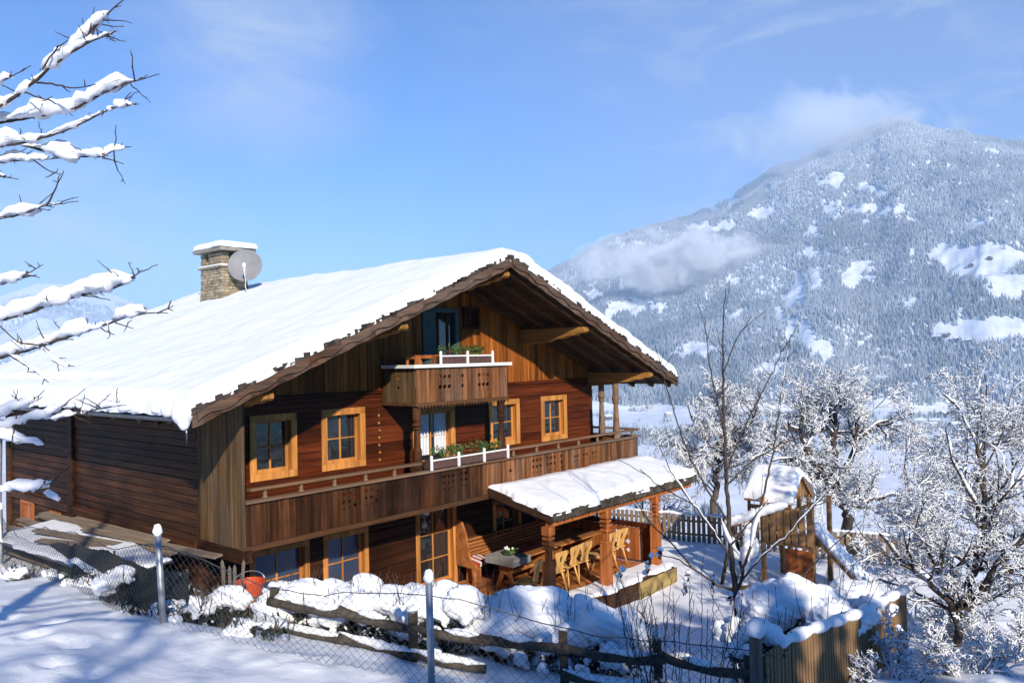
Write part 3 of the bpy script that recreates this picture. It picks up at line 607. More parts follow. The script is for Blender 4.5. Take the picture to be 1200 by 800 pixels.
# orange hatches of the side wall
def side_frame(y0, y1, z0, z1, name):
    b = MB(); f = 0.09
    b.box((-0.04, y0, z0), (0.02, y0 + f, z1)); b.box((-0.04, y1 - f, z0), (0.02, y1, z1)); b.box((-0.043, y0 + f, z1 - f), (0.02, y1 - f, z1)); d = b.build(name, M_POST, house)
    b = MB(); b.box((0.0, y0 + f, z0), (0.06, y1 - f, z1 - f)); b.build('leaf', M_POST, d)
side_frame(8.05, 8.92, 1.0, 2.08, 'door'); side_frame(6.36, 7.0, 1.5, 1.99, 'hatch')

# roof: boarded slabs, rafters, purlins, verge, gutter
b = MB()
for s in (-1, 1):
    xe = RX + s * 7.30
    b.prism([(RX, RZ - 0.16), (xe, roof_z(xe) - 0.16), (xe, roof_z(xe) - 0.02), (RX, RZ - 0.02)], (0, YB - YF, 0), (0, YF, 0))
roof = b.build('roof', M_DARK, house)
for s in (-1, 1):
    for y in (-2.02, -1.45, -0.80, -0.18, 10.4):
        p = (RX + s * 0.03, y, RZ - 0.232); q_ = (RX + s * 7.22, y, roof_z(RX + s * 7.22) - 0.22); b = MB(); b.bar(p, q_, 0.10, 0.13); b.build('rafter', M_RAFT, roof, bevel=0.006)
def purlin(x, drop=0.28, w_=0.20, h=0.34):
    zt = under_z(x) - 0.13; y0, y1 = -2.12, 0.0
    prof = [(y1, zt), (y0 + 0.05, zt), (y0, zt - 0.04), (y0, zt - 0.11), (y0 + 0.06, zt - 0.15), (y0 + 0.22, zt - 0.15), (y0 + 0.30, zt - 0.20), (y0 + 0.55, zt - 0.21), (y0 + 0.65, zt - 0.26), (y0 + 1.0, zt - 0.28), (y0 + 1.15, zt - 0.34), (y1, zt - 0.40)]
    b = MB(); b.prism(prof, (w_, 0, 0), (x - w_ / 2, 0, 0), (0, 1, 0), (0, 0, 1)); b.build('purlin', M_PURL, house, bevel=0.012)
for x in (0.15, 3.1, RX, 9.1, 12.15): purlin(x)
b = MB()
for s in (-1, 1):                                                   # verge board and scalloped trim
    for k in range(46):
        a0 = 7.32 * k / 46; a1 = 7.32 * (k + 1) / 46
        x0, x1 = RX + s * a0, RX + s * a1; d = 0.225 + 0.012 * math.sin(k * 1.9)
        b.prism([(x0, roof_z(x0) - 0.03), (x1, roof_z(x1) - 0.03), (x1, roof_z(x1) - d), (x0, roof_z(x0) - 0.225 - 0.012 * math.sin((k - 1) * 1.9))], (0, -0.035, 0), (0, YF - 0.002, 0))
b.build('verge_board', M_TRIM, roof)
b = MB()
for s in (-1, 1):
    for k in range(11):                                            # wavy cap boards along the verge
        a0 = 0.05 + 7.2 * k / 11; n_ = 9
        lo = [(RX + s * (a0 + 0.66 * i / n_), roof_z(RX + s * (a0 + 0.66 * i / n_)) - 0.135 - 0.035 * math.sin(math.pi * i / n_ * 2.0) - 0.012 * (i == n_)) for i in range(n_ + 1)]
        hi = [(px, roof_z(px) + 0.0) for px, _ in lo]
        b.prism(lo + hi[::-1], (0, -0.03, 0), (0, YF - 0.040 - 0.004 * (k % 2), 0))
b.build('verge_trim', M_TRIM, roof)
b = MB()
for s in (-1, 1):
    a = 0.02
    while a < 7.34:
        w_ = rnd.uniform(0.055, 0.13); t = rnd.uniform(0.035, 0.105); y0 = YF - rnd.uniform(0.03, 0.085); x0 = RX + s * a; x1 = RX + s * min(7.36, a + w_ - 0.008)
        b.prism([(x0, roof_z(x0) - 0.02), (x1, roof_z(x1) - 0.02), (x1, roof_z(x1) + t), (x0, roof_z(x0) + t * rnd.uniform(0.6, 1.0))], (0, 0.34, 0), (0, y0, 0))
        a += w_
b.build('shingle_edge', M_SHING, roof)
for s in (-1, 1):
    b = MB(); xe = RX + s * 7.36; n_ = 8
    th = [math.pi + math.pi * i / n_ for i in range(n_ + 1)]
    pr = [(xe + 0.07 * math.cos(t), roof_z(xe) - 0.06 + 0.07 * math.sin(t)) for t in th] + [(xe + 0.06 * math.cos(t), roof_z(xe) - 0.06 + 0.06 * math.sin(t)) for t in th[::-1]]
    b.prism(pr, (0, YB - YF - 0.12, 0), (0, YF + 0.12, 0))
    for y in np.arange(YF + 0.5, YB, 1.0): b.box((xe - 0.075, y, roof_z(xe) - 0.14), (xe + 0.075, y + 0.03, roof_z(xe) - 0.131))
    b.build('gutter', M_GUTTER, roof, smooth=False)
b = MB(); xe = RX - 7.36; b.tube([(xe, 10.55, roof_z(xe) - 0.12), (xe, 10.5, 4.15), (-0.20, 10.0, 3.75), (-0.16, 9.98, 3.5), (-0.16, 9.98, 0.9)], 0.055, 10); b.build('drainpipe', M_METAL, house, smooth=True)
# snow on the roof: a thick soft sheet rolled over the edges
def snow_sheet(name, fx, u0, u1, v0, v1, nu, nv, thick, edge, seed, parent, mat, mod=None, wob=0.05):
    u = np.linspace(0, 1, nu); v = np.linspace(0, 1, nv); ee = lambda t: np.sign(t - .5) * np.abs(2 * t - 1) ** 0.8 / 2 + .5
    U, V = np.meshgrid(u0 + (u1 - u0) * (1 - np.cos(math.pi * u)) / 2 * 0.35 + (u1 - u0) * u * 0.65, v0 + (v1 - v0) * (1 - np.cos(math.pi * v)) / 2 * 0.35 + (v1 - v0) * v * 0.65)
    su = u1 - u0; sv = v1 - v0
    du = np.minimum(U - u0, u1 - U); dv = np.minimum(V - v0, v1 - V); d = np.clip(np.minimum(du, dv) / edge, 0, 1)
    prof = np.sqrt(1 - (1 - d) ** 2)
    # wobble the outline
    cu = (U - (u0 + u1) / 2) / (su / 2); cv = (V - (v0 + v1) / 2) / (sv / 2)
    Uo = U + wob * fbm(V * 1.9, U * 0.25, 4, seed) * np.abs(cu) ** 6 * 1.6; Vo = V + wob * fbm(U * 1.9, V * 0.25, 4, seed + 3) * np.abs(cv) ** 6 * 1.6
    T = thick * prof * (1 + 0.16 * fbm(U * 0.8, V * 0.8, 3, seed + 5)) + 0.012 * fbm(U * 3.5, V * 3.5, 3, seed + 9) * prof
    if mod is not None: T = T * mod(U, V)
    PX, PY, PZ = fx(Uo, Vo); top = np.stack([PX, PY, PZ + T], -1); bot = np.stack([PX, PY, PZ - 0.002 - 0.0 * T], -1)
    n_ = nu * nv; k = (np.arange(nv - 1)[:, None] * nu + np.arange(nu - 1)[None, :]).ravel(); q1 = np.stack([k, k + 1, k + nu + 1, k + nu], 1); q2 = q1[:, ::-1] + n_
    return quick_mesh(name, np.concatenate([top.reshape(-1, 3), bot.reshape(-1, 3)]), np.concatenate([q1, q2]), mat, parent)
def roof_fx(U, V):                                                  # U across the ridge, V along it; the ridge is rounded
    a = np.abs(U - RX); r_ = np.sqrt(a * a + 0.06)
    return U, V, RZ - SL * r_
def guard_gap(U, V):
    rt_ = 1 + 0.35 * smooth01((U - RX) / 0.8)
    g = np.exp(-((U + 0.62) / 0.10) ** 2) * smooth01((V - 1.0) / 3.0); return rt_ - 0.93 * g * (0.75 + 0.25 * fbm(V * 3, V * 0, 2, 5))
snow_sheet('roof_snow', roof_fx, RX - 7.40, RX + 7.44, YF - 0.03, YB + 0.1, 300, 260, 0.31, 0.22, 201, roof, M_SNOWR, guard_gap, 0.075)
b = MB(); y = 1.2
while y < 10.9: b.prism([(y, 0), (y + 0.11, 0), (y + 0.085, 0.15), (y + 0.055, 0.19), (y + 0.025, 0.15)], (0.025, 0, 0.01), (-0.66, 0, roof_z(-0.66) - 0.01), (0, 1, 0), (0, 0, 1)); y += 0.15
b.build('snow_guard', M_SHING, roof)
for k in range(22):                                                # lumps hanging on the eave
    y = -1.7 + k * 0.55 + rnd.uniform(-.15, .15); b = MB(); b.ball((RX - 7.40, y, roof_z(RX - 7.4) + 0.06), (0.075, rnd.uniform(0.12, 0.25), rnd.uniform(0.06, 0.11)), 12, 8); o = b.build('eave_snow', M_SNOWR, roof, smooth=True); lumps(o, 0.03, 6, k)
b = MB(); b.ball((-1.27, -2.06, roof_z(-1.27) + 0.04), (0.16, 0.22, 0.20), 10, 8); b.ball((-1.28, -2.12, roof_z(-1.27) - 0.10), (0.09, 0.10, 0.14), 10, 8); voxel_smooth(b.build('eave_snow', M_SNOWR, roof), 0.03, 4)
b = MB(); b.tube([(-1.25, -2.14, roof_z(-1.27) - 0.15), (-1.25, -2.14, roof_z(-1.27) - 0.45)], [0.025, 0.003], 6); b.build('icicle', M_GLASSB, roof, smooth=True)

# chimney with stone courses and slab
CX0, CX1, CY0, CY1 = 4.42, 5.22, 6.98, 8.16
b = MB(); z = 6.6
while z < 8.05:
    h = rnd.uniform(0.07, 0.11); t = 0.035 * math.sin(z * 9) * 0
    fl = max(0, (7.55 - z)) * 0.05
    for (xa, xb) in ((CX0 - fl, None),):
        y = CY0 - fl
        while y < CY1 + fl - 0.01:
            y1 = min(CY1 + fl, y + rnd.uniform(0.16, 0.34)); j = rnd.uniform(-0.015, 0.015); b.box((CX0 - fl + j, y, z), (CX0 + 0.2, y1 - 0.008, z + h - 0.008)); b.box((CX1 + fl - j, y, z), (CX1 - 0.2, y1 - 0.008, z + h - 0.008)); y = y1
        x = CX0 - fl
        while x < CX1 + fl - 0.01:
            x1 = min(CX1 + fl, x + rnd.uniform(0.16, 0.34)); j = rnd.uniform(-0.015, 0.015); b.box((x, CY0 - fl + j - 0.003, z), (x1 - 0.008, CY0 + 0.15, z + h - 0.008)); b.box((x, CY1 + fl + j + 0.003, z), (x1 - 0.008, CY1 - 0.15, z + h - 0.008)); x = x1
    z += h
b.box((CX0 - 0.06, CY0 - 0.06, z), (CX1 + 0.06, CY1 + 0.06, z + 0.05)); zc = z + 0.05
for xa, xb in ((CX0, CX0 + 0.24), (CX1 - 0.24, CX1)):
    zz = zc
    while zz < 8.46: b.box((xa + rnd.uniform(-.01, .01), CY0 + 0.02, zz), (xb, CY1 - 0.45, zz + 0.085)); b.box((xa + rnd.uniform(-.01, .01), CY1 - 0.25, zz), (xb, CY1 - 0.01, zz + 0.085)); zz += 0.095
chim = b.build('chimney', M_STONE, house, bevel=0.008)
b = MB(); b.box((CX0 - 0.16, CY0 - 0.2, 8.52), (CX1 + 0.16, CY1 + 0.16, 8.62)); b.build('chimney_slab', M_STEP, chim, bevel=0.01)
snow_sheet('snow_cap', lambda U, V: (U, V, U * 0 + 8.62), CX0 - 0.20, CX1 + 0.20, CY0 - 0.24, CY1 + 0.20, 40, 50, 0.17, 0.12, 231, chim, M_SNOWR, None, 0.05)
b = MB(); b.box((CX0 - 0.07, CY0 - 0.07, zc), (CX1 + 0.07, CY0 + 0.03, zc + 0.03)); b.box((CX0 - 0.08, CY0 + 0.03, zc), (CX0 + 0.02, CY1, zc + 0.03)); b.build('ledge_snow', M_SNOWR, chim)

# balconies: upright boards with fretwork cut from their edges
def fret_boards(mb, p0, p1, z0, z1, n, cuts, depth=0.03, nrm=(0, -1, 0), scallop=0.0):
    p0, p1 = np.array(p0, float), np.array(p1, float); L = np.linalg.norm(p1 - p0); u = (p1 - p0) / L; w_ = L / n
    for k in range(n):
        L_, R_ = cuts.get(k, []), cuts.get(k + 1, [])              # notch lists at the left and right edge
        def edge(lst, x, sgn):
            pts = []
            for zc_, r_, kind in sorted(lst):
                for i in range(7):
                    t = -1 + 2 * i / 6; ww = math.sqrt(max(0, 1 - t * t)) if kind == 'o' else (1 - abs(t)) if kind == 'd' else (0.5 + 0.5 * t)
                    pts.append((x + sgn * ww * r_, zc_ + t * r_))
            return pts
        g = 0.004
        rt = edge(R_, w_ - g, -1); lf = edge(L_, g, 1)
        bot = [(g, z0), (w_ / 2, z0 - scallop), (w_ - g, z0)] if scallop else [(g, z0), (w_ - g, z0)]
        poly = bot + rt + [(w_ - g, z1), (g, z1)] + lf[::-1]
        j = rnd.uniform(0, 0.006)
        mb.prism(poly, np.array(nrm, float) * depth, p0 + u * w_ * k + np.array(nrm, float) * j, u, (0, 0, 1))
balc = thing('balcony', None, None); balc.parent = house; balc.name = 'balcony'
def heartset(c, z, r=0.034): return {c - 1: [(z + 0.10, r, 'o'), (z - 0.09, r, 'o')], c: [(z + 0.02, r * 1.5, 'd'), (z + 0.17, r, 'o')], c + 1: [(z + 0.10, r, 'o'), (z - 0.09, r, 'o')]}
cuts = {}
n_left, n_right = 45, 47
for c in (16, 17, 18, 20, 21, 22, 36, 37, 38, 40, 41): cuts[c] = [(2.86, 0.040, 'o'), (2.73, 0.032, 'o'), (2.60, 0.026, 'd')] if c not in (18, 22) else [(2.80, 0.045, 'o'), (2.64, 0.045, 'd')]
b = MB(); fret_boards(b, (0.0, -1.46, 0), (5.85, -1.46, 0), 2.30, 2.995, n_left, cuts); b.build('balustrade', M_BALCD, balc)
cuts = {c: [(2.86, 0.045, 'o'), (2.71, 0.040, 'o'), (2.57, 0.028, 'd')] for c in (13, 14, 15, 17, 18, 19, 21)}; cuts[7] = [(2.72, 0.055, 'd')]; cuts[36] = [(2.75, 0.045, 'd')]
for c in (25, 26, 28, 29, 31, 32): cuts[c] = [(2.78, 0.04, 'o'), (2.66, 0.03, 'd')]
b = MB(); fret_boards(b, (5.86, -1.46, 0), (12.37, -1.46, 0), 2.30, 2.995, n_right, cuts); tag(b.build('balustrade', M_BALC, balc), 'lighter right half of the balcony front')
b = MB(); fret_boards(b, (12.40, -1.46, 0), (12.40, 1.5, 0), 2.30, 2.995, 20, {}, nrm=(1, 0, 0)); b.build('balustrade', M_BALC, balc)
b = MB(); b.box((0.0, -1.53, 2.20), (12.42, -1.40, 2.295)); b.box((0.06, -1.395, 2.20), (12.38, -0.01, 2.28)); b.build('balcony_floor', M_RAFT, balc, bevel=0.008)
b = MB(); b.box((0.05, -1.56, 3.0), (12.46, -1.38, 3.045)); b.box((12.34, -1.375, 3.0), (12.50, 1.5, 3.045)); b.build('ledge', M_RAIL, balc, bevel=0.006)
for xa, xb in ((0.15, 4.02), (6.75, 12.295)): b = MB(); b.box((xa, -1.54, 3.195), (xb, -1.40, 3.245)); b.build('handrail', M_RAIL, balc, bevel=0.01)
b = MB(); b.box((12.30, -1.52, 3.197), (12.44, 1.5, 3.247)); b.build('handrail', M_RAIL, balc, bevel=0.01)
balu = []
for x in list(np.arange(0.45, 4.0, 0.72)) + list(np.arange(6.95, 12.4, 0.86)): balu.append((x, -1.47))
for y in (-0.7, 0.1, 0.9): balu.append((12.37, y))
bm_ = MB().lathe([(0.050, 0), (0.055, 0.03), (0.028, 0.06), (0.045, 0.09), (0.030, 0.12), (0.05, 0.15)], n=10).mesh('baluster', True); bm_.materials.append(M_RAIL)
for x, y in balu:
    o = bpy.data.objects.new('baluster', bm_); COL.objects.link(o); o.location = (x, y, 3.046); o.parent = balc
def turned(z0, z1, r=0.085):
    h = z1 - z0
    return [(r, z0), (r, z0 + h * 0.28), (r * 0.75, z0 + h * 0.33), (r * 0.62, z0 + h * 0.60), (r * 0.95, z0 + h * 0.63), (r * 0.6, z0 + h * 0.655), (r * 1.1, z0 + h * 0.68), (r * 1.1, z0 + h * 0.71), (r * 0.65, z0 + h * 0.735), (r * 0.9, z0 + h * 0.77), (r * 0.95, z0 + h * 0.80), (r * 0.95, z1)]
def cone_post(z0, z1, r=0.10):
    h = z1 - z0
    return [(r * 1.0, z0), (r * 1.05, z0 + h * 0.05), (r * 0.62, z0 + h * 0.62), (r * 1.0, z0 + h * 0.66), (r * 0.75, z0 + h * 0.69), (r * 1.05, z0 + h * 0.72), (r * 1.05, z0 + h * 0.76), (r * 0.85, z0 + h * 0.79), (r * 0.85, z1)]
for x, y, z1 in ((11.40, -1.42, 4.55), (12.20, -0.40, 4.55)):
    b = MB(); b.lathe(cone_post(3.05, z1), (x, y, 0), 14); b.build('balcony_post', M_RAIL, house, smooth=False, bevel=0)
for x in (4.38, 7.08):
    b = MB(); b.lathe(turned(3.05, 4.36, 0.10), (x, -1.0, 0), 14); b.box((x - 0.09, -1.09, 2.30), (x + 0.09, -0.91, 3.05)); b.build('balcony_post', M_BALCD, house)
# small upper balcony in the gable
ub = thing('upper_balcony', None, None); ub.parent = house
cuts = {}
for c in (5, 6, 7, 14, 15, 16): cuts[c] = [(4.96, 0.048, 'o'), (4.74, 0.048, 'o'), (5.08, 0.02, 'd'), (4.85, 0.02, 'd'), (4.62, 0.02, 'd')]
for c in (10,): cuts[c] = [(4.96, 0.042, 'o'), (4.74, 0.042, 'o'), (4.85, 0.02, 'd')]
b = MB(); fret_boards(b, (4.30, -1.08, 0), (7.20, -1.08, 0), 4.42, 5.17, 21, cuts); b.build('balustrade', M_BALC, ub)
b = MB(); fret_boards(b, (4.30, -0.02, 0), (4.30, -1.075, 0), 4.42, 5.17, 8, {4: [(4.96, 0.045, 'o'), (4.74, 0.045, 'o')]}, nrm=(-1, 0, 0)); tag(b.build('balustrade', M_PANEL, ub), 'weathered yellowish left side of the upper balcony')
b = MB(); fret_boards(b, (7.20, -1.075, 0), (7.20, -0.02, 0), 4.42, 5.17, 8, {}, nrm=(1, 0, 0)); b.build('balustrade', M_BALC, ub)
b = MB(); b.box((4.22, -1.16, 5.172), (7.30, -0.98, 5.205)); b.box((4.20, -0.975, 5.172), (4.38, 0.0, 5.205)); b.box((7.12, -0.975, 5.172), (7.29, 0.0, 5.205)); b.build('ledge', M_RAIL, ub)
b = MB(); b.box((4.20, -1.185, 5.165), (7.31, -1.162, 5.235)); b.box((4.178, -1.185, 5.165), (4.198, -0.1, 5.235)); tag(b.build('ledge_snow', M_WHITE, ub))
b = MB(); b.box((4.26, -1.12, 4.36), (7.24, -0.01, 4.415))
for k in range(30): xx = 4.30 + k * 0.0985; b.prism([(0, 0), (0.09, 0), (0.045, -0.07)], (0, 0.02, 0), (xx, -1.13, 4.36))
b.build('balcony_floor', M_RAFT, ub)
b = MB()                                                            # carved corner brackets and inner rail on the upper balcony
for xx in (4.42, 4.98, 6.62): b.prism([(0, 0), (0.22, 0), (0.20, 0.10), (0.12, 0.20), (0.02, 0.24)], (0, 0.05, 0), (xx, -0.95, 5.205))
b.box((4.46, -0.60, 5.36), (5.5, -0.54, 5.44)); b.box((4.5, -0.59, 5.205), (4.56, -0.55, 5.36)); b.box((5.3, -0.59, 5.205), (5.36, -0.55, 5.36)); b.build('handrail', M_POST, ub, bevel=0.008)

# lean-to porch over the terrace
porch = thing('porch', None, None); porch.parent = house
PX0, PX1, PYB, PYF, PZB, PZF = 6.02, 12.25, -1.54, -3.34, 2.42, 2.03
b = MB(); b.prism([(PYB, PZB), (PYF, PZF), (PYF, PZF - 0.05), (PYB, PZB - 0.05)], (PX1 - PX0, 0, 0), (PX0, 0, 0), (0, 1, 0), (0, 0, 1))
for x in np.arange(PX0 + 0.10, PX1, 0.74): b.bar((x, PYB + 1.5, PZB - 0.10 + 0.32), (x, PYF + 0.12, PZF - 0.10), 0.09, 0.10)
pr = b.build('porch_roof', M_DARK, porch)
b = MB(); b.box((PX0 + 0.02, -3.24, PZF - 0.26), (PX1 - 0.05, -3.10, PZF - 0.09)); b.build('porch_beam', M_POST, porch, bevel=0.01)
b = MB(); a = PX0 - 0.03
while a < PX1:
    w_ = rnd.uniform(0.09, 0.16); b.prism([(a, PZF - 0.10), (a + w_ * 0.5, PZF - 0.13), (a + w_ - 0.006, PZF - 0.10), (a + w_ - 0.006, PZF + rnd.uniform(0.03, 0.08)), (a, PZF + rnd.uniform(0.03, 0.08))], (0, 0.03, 0), (0, PYF - 0.03 - rnd.uniform(0, 0.01), 0)); a += w_
b.build('shingle_edge', M_GREYX, porch)
b = MB(); b.prism([(PYB, PZB + 0.03), (PYF, PZF + 0.03), (PYF, PZF - 0.16), (PYB, PZB - 0.16)], (0.035, 0, 0), (PX0 - 0.038, 0, 0), (0, 1, 0), (0, 0, 1)); b.prism([(-1.2, PZB + 0.0), (PYF + 0.3, PZF - 0.10), (PYF + 0.3, PZF - 0.20), (-1.2, PZB - 0.18)], (0.03, 0, 0), (PX0 + 0.1, 0, 0), (0, 1, 0), (0, 0, 1)); b.build('verge_board', M_DARK, porch)
snow_sheet('porch_snow', lambda U, V: (U, V, PZB + (PZF - PZB) * (V - PYB) / (PYF - PYB) + 0.0), PX0 - 0.05, PX1 + 0.06, PYF - 0.02, PYB + 0.02, 170, 70, 0.20, 0.20, 251, porch, M_SNOWR, lambda U, V: 1 - 0.45 * smooth01((V + 1.95) / 0.35), 0.07)
def porch_post(z0, z1):
    b = MB(); s = 0.105
    def sq(a, za, zb, a2=None):
        a2 = a if a2 is None else a2; v = [(-a, -a, za), (a, -a, za), (a, a, za), (-a, a, za), (-a2, -a2, zb), (a2, -a2, zb), (a2, a2, zb), (-a2, a2, zb)]
        b.add(v, [(0, 3, 2, 1), (4, 5, 6, 7), (0, 1, 5, 4), (1, 2, 6, 5), (2, 3, 7, 6), (3, 0, 4, 7)])
    sq(s, z0, 1.02); sq(s * 0.9, 1.02, 1.05, s); sq(s, 1.05, 1.07, s * 0.55); sq(s * 0.55, 1.07, 1.30, s * 0.52); sq(s, 1.30, 1.36, s * 0.8); sq(s * 0.55, 1.36, 1.40); sq(s * 0.9, 1.40, 1.46, s); sq(s * 0.55, 1.46, 1.50); sq(s * 0.9, 1.50, 1.56, s * 0.95); sq(s * 0.6, 1.56, 1.60); sq(s, 1.60, z1)
    return b
p0 = porch_post(-0.25, PZF - 0.25).build('porch_post', M_POST, porch, bevel=0.008); p0.location = (6.06, -3.16, 0)
for x in (8.2, 10.42):
    o = p0.copy(); COL.objects.link(o); o.location = (x, -3.16, 0); o.parent = porch
# deck and carved end screen
b = MB(); y = -3.40
while y < -0.05: b.box((4.75, y, -0.06), (10.75, min(-0.02, y + 0.14) - 0.006, 0.0)); y += 0.14
b.build('terrace_deck', M_BENCH, porch)
b = MB(); b.box((4.75, -3.44, -0.52), (10.8, -3.405, 0.0)); b.build('deck_fascia', M_DARK, porch)
b = MB(); b.box((9.1, -3.47, -0.50), (10.9, -3.445, -0.06)); tag(b.build('deck_fascia', M_ROCKY, porch), 'yellow edge of the terrace step')
snow_sheet('deck_snow', lambda U, V: (U, V, U * 0 + 0.002), 4.8, 10.9, -3.44, -2.72, 120, 24, 0.07, 0.12, 261, porch, M_SNOWG, None, 0.12)
b = MB(); b.box((10.50, -2.98, 0.90), (10.62, -0.02, 1.02)); b.box((10.53, -2.98, 0.06), (10.59, -2.62, 0.90)); b.build('screen_rail', M_LOG, porch, bevel=0.008)
cuts = {c: [(0.72, 0.055, 'o'), (0.50, 0.075, 'd'), (0.28, 0.05, 'o')] for c in (2, 3, 4)}
b = MB(); fret_boards(b, (10.56, -2.6, 0), (10.56, -0.05, 0), 0.06, 0.88, 15, cuts, nrm=(-1, 0, 0)); b.build('carved_screen', M_POST, porch)
# ------------------------------------------------------------------ things on and about the chalet
dish = thing('satellite_dish', 'round grey satellite dish mounted in front of the stone chimney', 'satellite dish', (4.92, 6.62, 7.72))
pr = [(0.40 * math.sin(t), 0.10 * (1 - math.cos(t)) / (1 - math.cos(1.2)) * 1.0) for t in np.linspace(0.02, 1.2, 7)]
prof = [(max(0.01, 0.47 * math.sin(t) / math.sin(1.2)), 0.09 * (math.sin(t) / math.sin(1.2)) ** 2) for t in np.linspace(0.0, 1.2, 8)]
b = MB(); b.lathe(prof + [(r_, z - 0.012) for r_, z in prof[::-1]], n=36); refl = b.build('reflector', M_DISH, dish, smooth=True)
refl.rotation_euler = Vector((-0.62, -0.75, 0.22)).to_track_quat('Z', 'Y').to_euler(); refl.location = (0.02, 0, 0.36)
b = MB(); b.tube([(0.06, 0.05, 0.05), (-0.10, -0.2, -0.10), (-0.30, -0.48, 0.16), (-0.33, -0.52, 0.28)], 0.02, 8); b.build('arm', M_WHITE, dish, smooth=True)
b = MB(); b.lathe([(0.045, 0), (0.05, 0.05), (0.035, 0.12)], (-0.33, -0.52, 0.26), 10); b.build('receiver', M_WHITE, dish, smooth=True)
b = MB(); b.tube([(0.06, 0.06, 0.36), (0.06, 0.38, 0.2)], 0.025, 8); b.build('mount', M_METAL, dish, smooth=True)
b = MB(); b.tube([(-0.10, -0.2, -0.08), (-0.2, -0.35, -0.25), (-0.12, -0.3, -0.42), (-0.02, -0.2, -0.52)], 0.012, 6); b.build('cable', M_WHITE, dish, smooth=True)

def leaves(mb_v, mb_f, c, r, n, size, g, flat=1.0):
    for _ in range(n):
        d = g.normal(size=3); d /= np.linalg.norm(d) + 1e-9; p = np.array(c) + d * np.array(r) * g.uniform(0.3, 1.0)
        u = g.normal(size=3); u /= np.linalg.norm(u); v = np.cross(u, g.normal(size=3)); v /= np.linalg.norm(v) + 1e-9; s = size * g.uniform(0.6, 1.3)
        k = len(mb_v); mb_v += [p - u * s, p + v * s * 0.35, p + u * s, p - v * s * 0.35]; mb_f.append((k, k + 1, k + 2, k + 3))
def flower_box(loc, L, nposts, label, hgt):
    t = thing('flower_box', label, 'flower box', loc, 0, 'flower boxes on the balconies')
    b = MB(); b.box((0.03, -0.11, 0.02), (L - 0.03, 0.11, 0.20)); b.build('box', M_BOX, t, bevel=0.006)
    for i in range(nposts):
        x = L * i / (nposts - 1); b = MB(); b.box((x - 0.028, -0.145, 0.0), (x + 0.028, -0.115, 0.27)); b.ball((x, -0.13, 0.28), (0.034, 0.03, 0.03), 8, 5); b.build('bracket', M_WHITE, t)
    b = MB(); b.box((0.03, -0.125, 0.185), (L - 0.03, -0.112, 0.215)); b.build('snow_strip', M_WHITE, t)
    V, F = [], []; g = np.random.default_rng(int(L * 100))
    for k in range(int(L * 16)): x = g.uniform(0.08, L - 0.08); leaves(V, F, (x, g.uniform(-.05, .09), 0.24 + hgt * g.uniform(0.2, 0.7)), (0.10, 0.10, hgt * 0.6), 16, 0.045, g)
    quick_mesh('greenery', np.array(V), np.array(F), M_GREENS, t, smooth=False)
flower_box((4.24, -1.45, 3.05), 2.40, 4, 'long flower box with dark green sprigs on the lower balcony ledge', 0.22)
flower_box((4.98, -1.02, 5.21), 1.68, 3, 'short flower box with bright green sprigs on the small gable balcony', 0.20)
bs = thing('bead_string', 'string of pale beads hanging on the dark log wall left of the balcony door', 'bead string', (4.15, -0.04, 3.18))
for k in range(7):
    b = MB(); b.ball((0.01 * math.sin(k * 2), 0, k * 0.16), 0.028, 8, 6); b.build('bead', M_PINE, bs, smooth=True)
b = MB(); b.tube([(0, 0.012, -0.02), (0, 0.012, 1.1)], 0.006, 5); b.build('cord', M_TWIG, bs)

# dining chairs: plank seat, splayed legs, cut-out back
def make_chair():
    t = thing('dining_chair', 'x', 'chair', (0, 0, 0), 0, 'carved wooden chairs along the terrace tables')
    b = MB(); b.prism([(-0.19, -0.20), (0.19, -0.20), (0.23, 0.20), (-0.23, 0.20)], (0, 0, 0.032), (0, 0, 0.43), (1, 0, 0), (0, 1, 0)); b.build('seat', M_CHAIR, t, bevel=0.008)
    for x, y in ((-1, -1), (1, -1), (-1, 1), (1, 1)):
        b = MB(); b.tube([(x * 0.14, y * 0.13, 0.43), (x * 0.22, y * 0.22, 0.0)], [0.023, 0.016], 8); b.build('leg', M_CHAIR, t, smooth=True)
    th = np.linspace(0, 2 * math.pi, 32, endpoint=False)
    def outer(a):
        z = 0.22 + 0.22 * math.sin(a); ww = 0.135 + 0.085 * smooth01((z - 0.16) / 0.24) - 0.025 * math.exp(-((z - 0.14) / 0.06) ** 2)
        c = math.cos(a); return (ww * np.sign(c) * min(1, abs(c) * 1.75), z + 0.02 * max(0, math.sin(a)) * (abs(c) > 0.3))
    o_ = [outer(a) for a in th]; i_ = [(0.036 * math.cos(a) * (1 + 0.25 * math.sin(a)), 0.26 + 0.085 * math.sin(a)) for a in th]
    b = MB(); b.ring(o_, i_, (0, 0.024, 0)); k = b.build('backrest', M_CHAIR, t, bevel=0.004); k.location = (0, -0.185, 0.455); k.rotation_euler = (R(14), 0, 0)
    return t
ch = make_chair()
CH = [(6.22, -2.42, 0.25, 'nearest pale carved chair, left of the front porch post'), (7.22, -2.35, -0.05, 'carved chair just right of the front porch post'), (7.78, -2.30, 0.08, 'carved chair, second right of the front porch post'),
      (8.30, -2.28, -0.10, 'carved chair left of the middle porch post, behind the others'), (8.92, -2.35, 0.45, 'carved chair turned sideways beside the middle porch post'), (9.46, -2.25, 0.0, 'carved chair right behind the middle porch post'), (9.98, -2.2, -0.12, 'farthest carved chair, before the cut-out screen')]
for i, (x, y, rz, l) in enumerate(CH):
    o = ch if i == 0 else dup(ch); o.location = (x, y, 0.0); o.rotation_euler = (0, 0, rz); o['label'] = l; o.scale = (1.04, 1.04, 1.08)
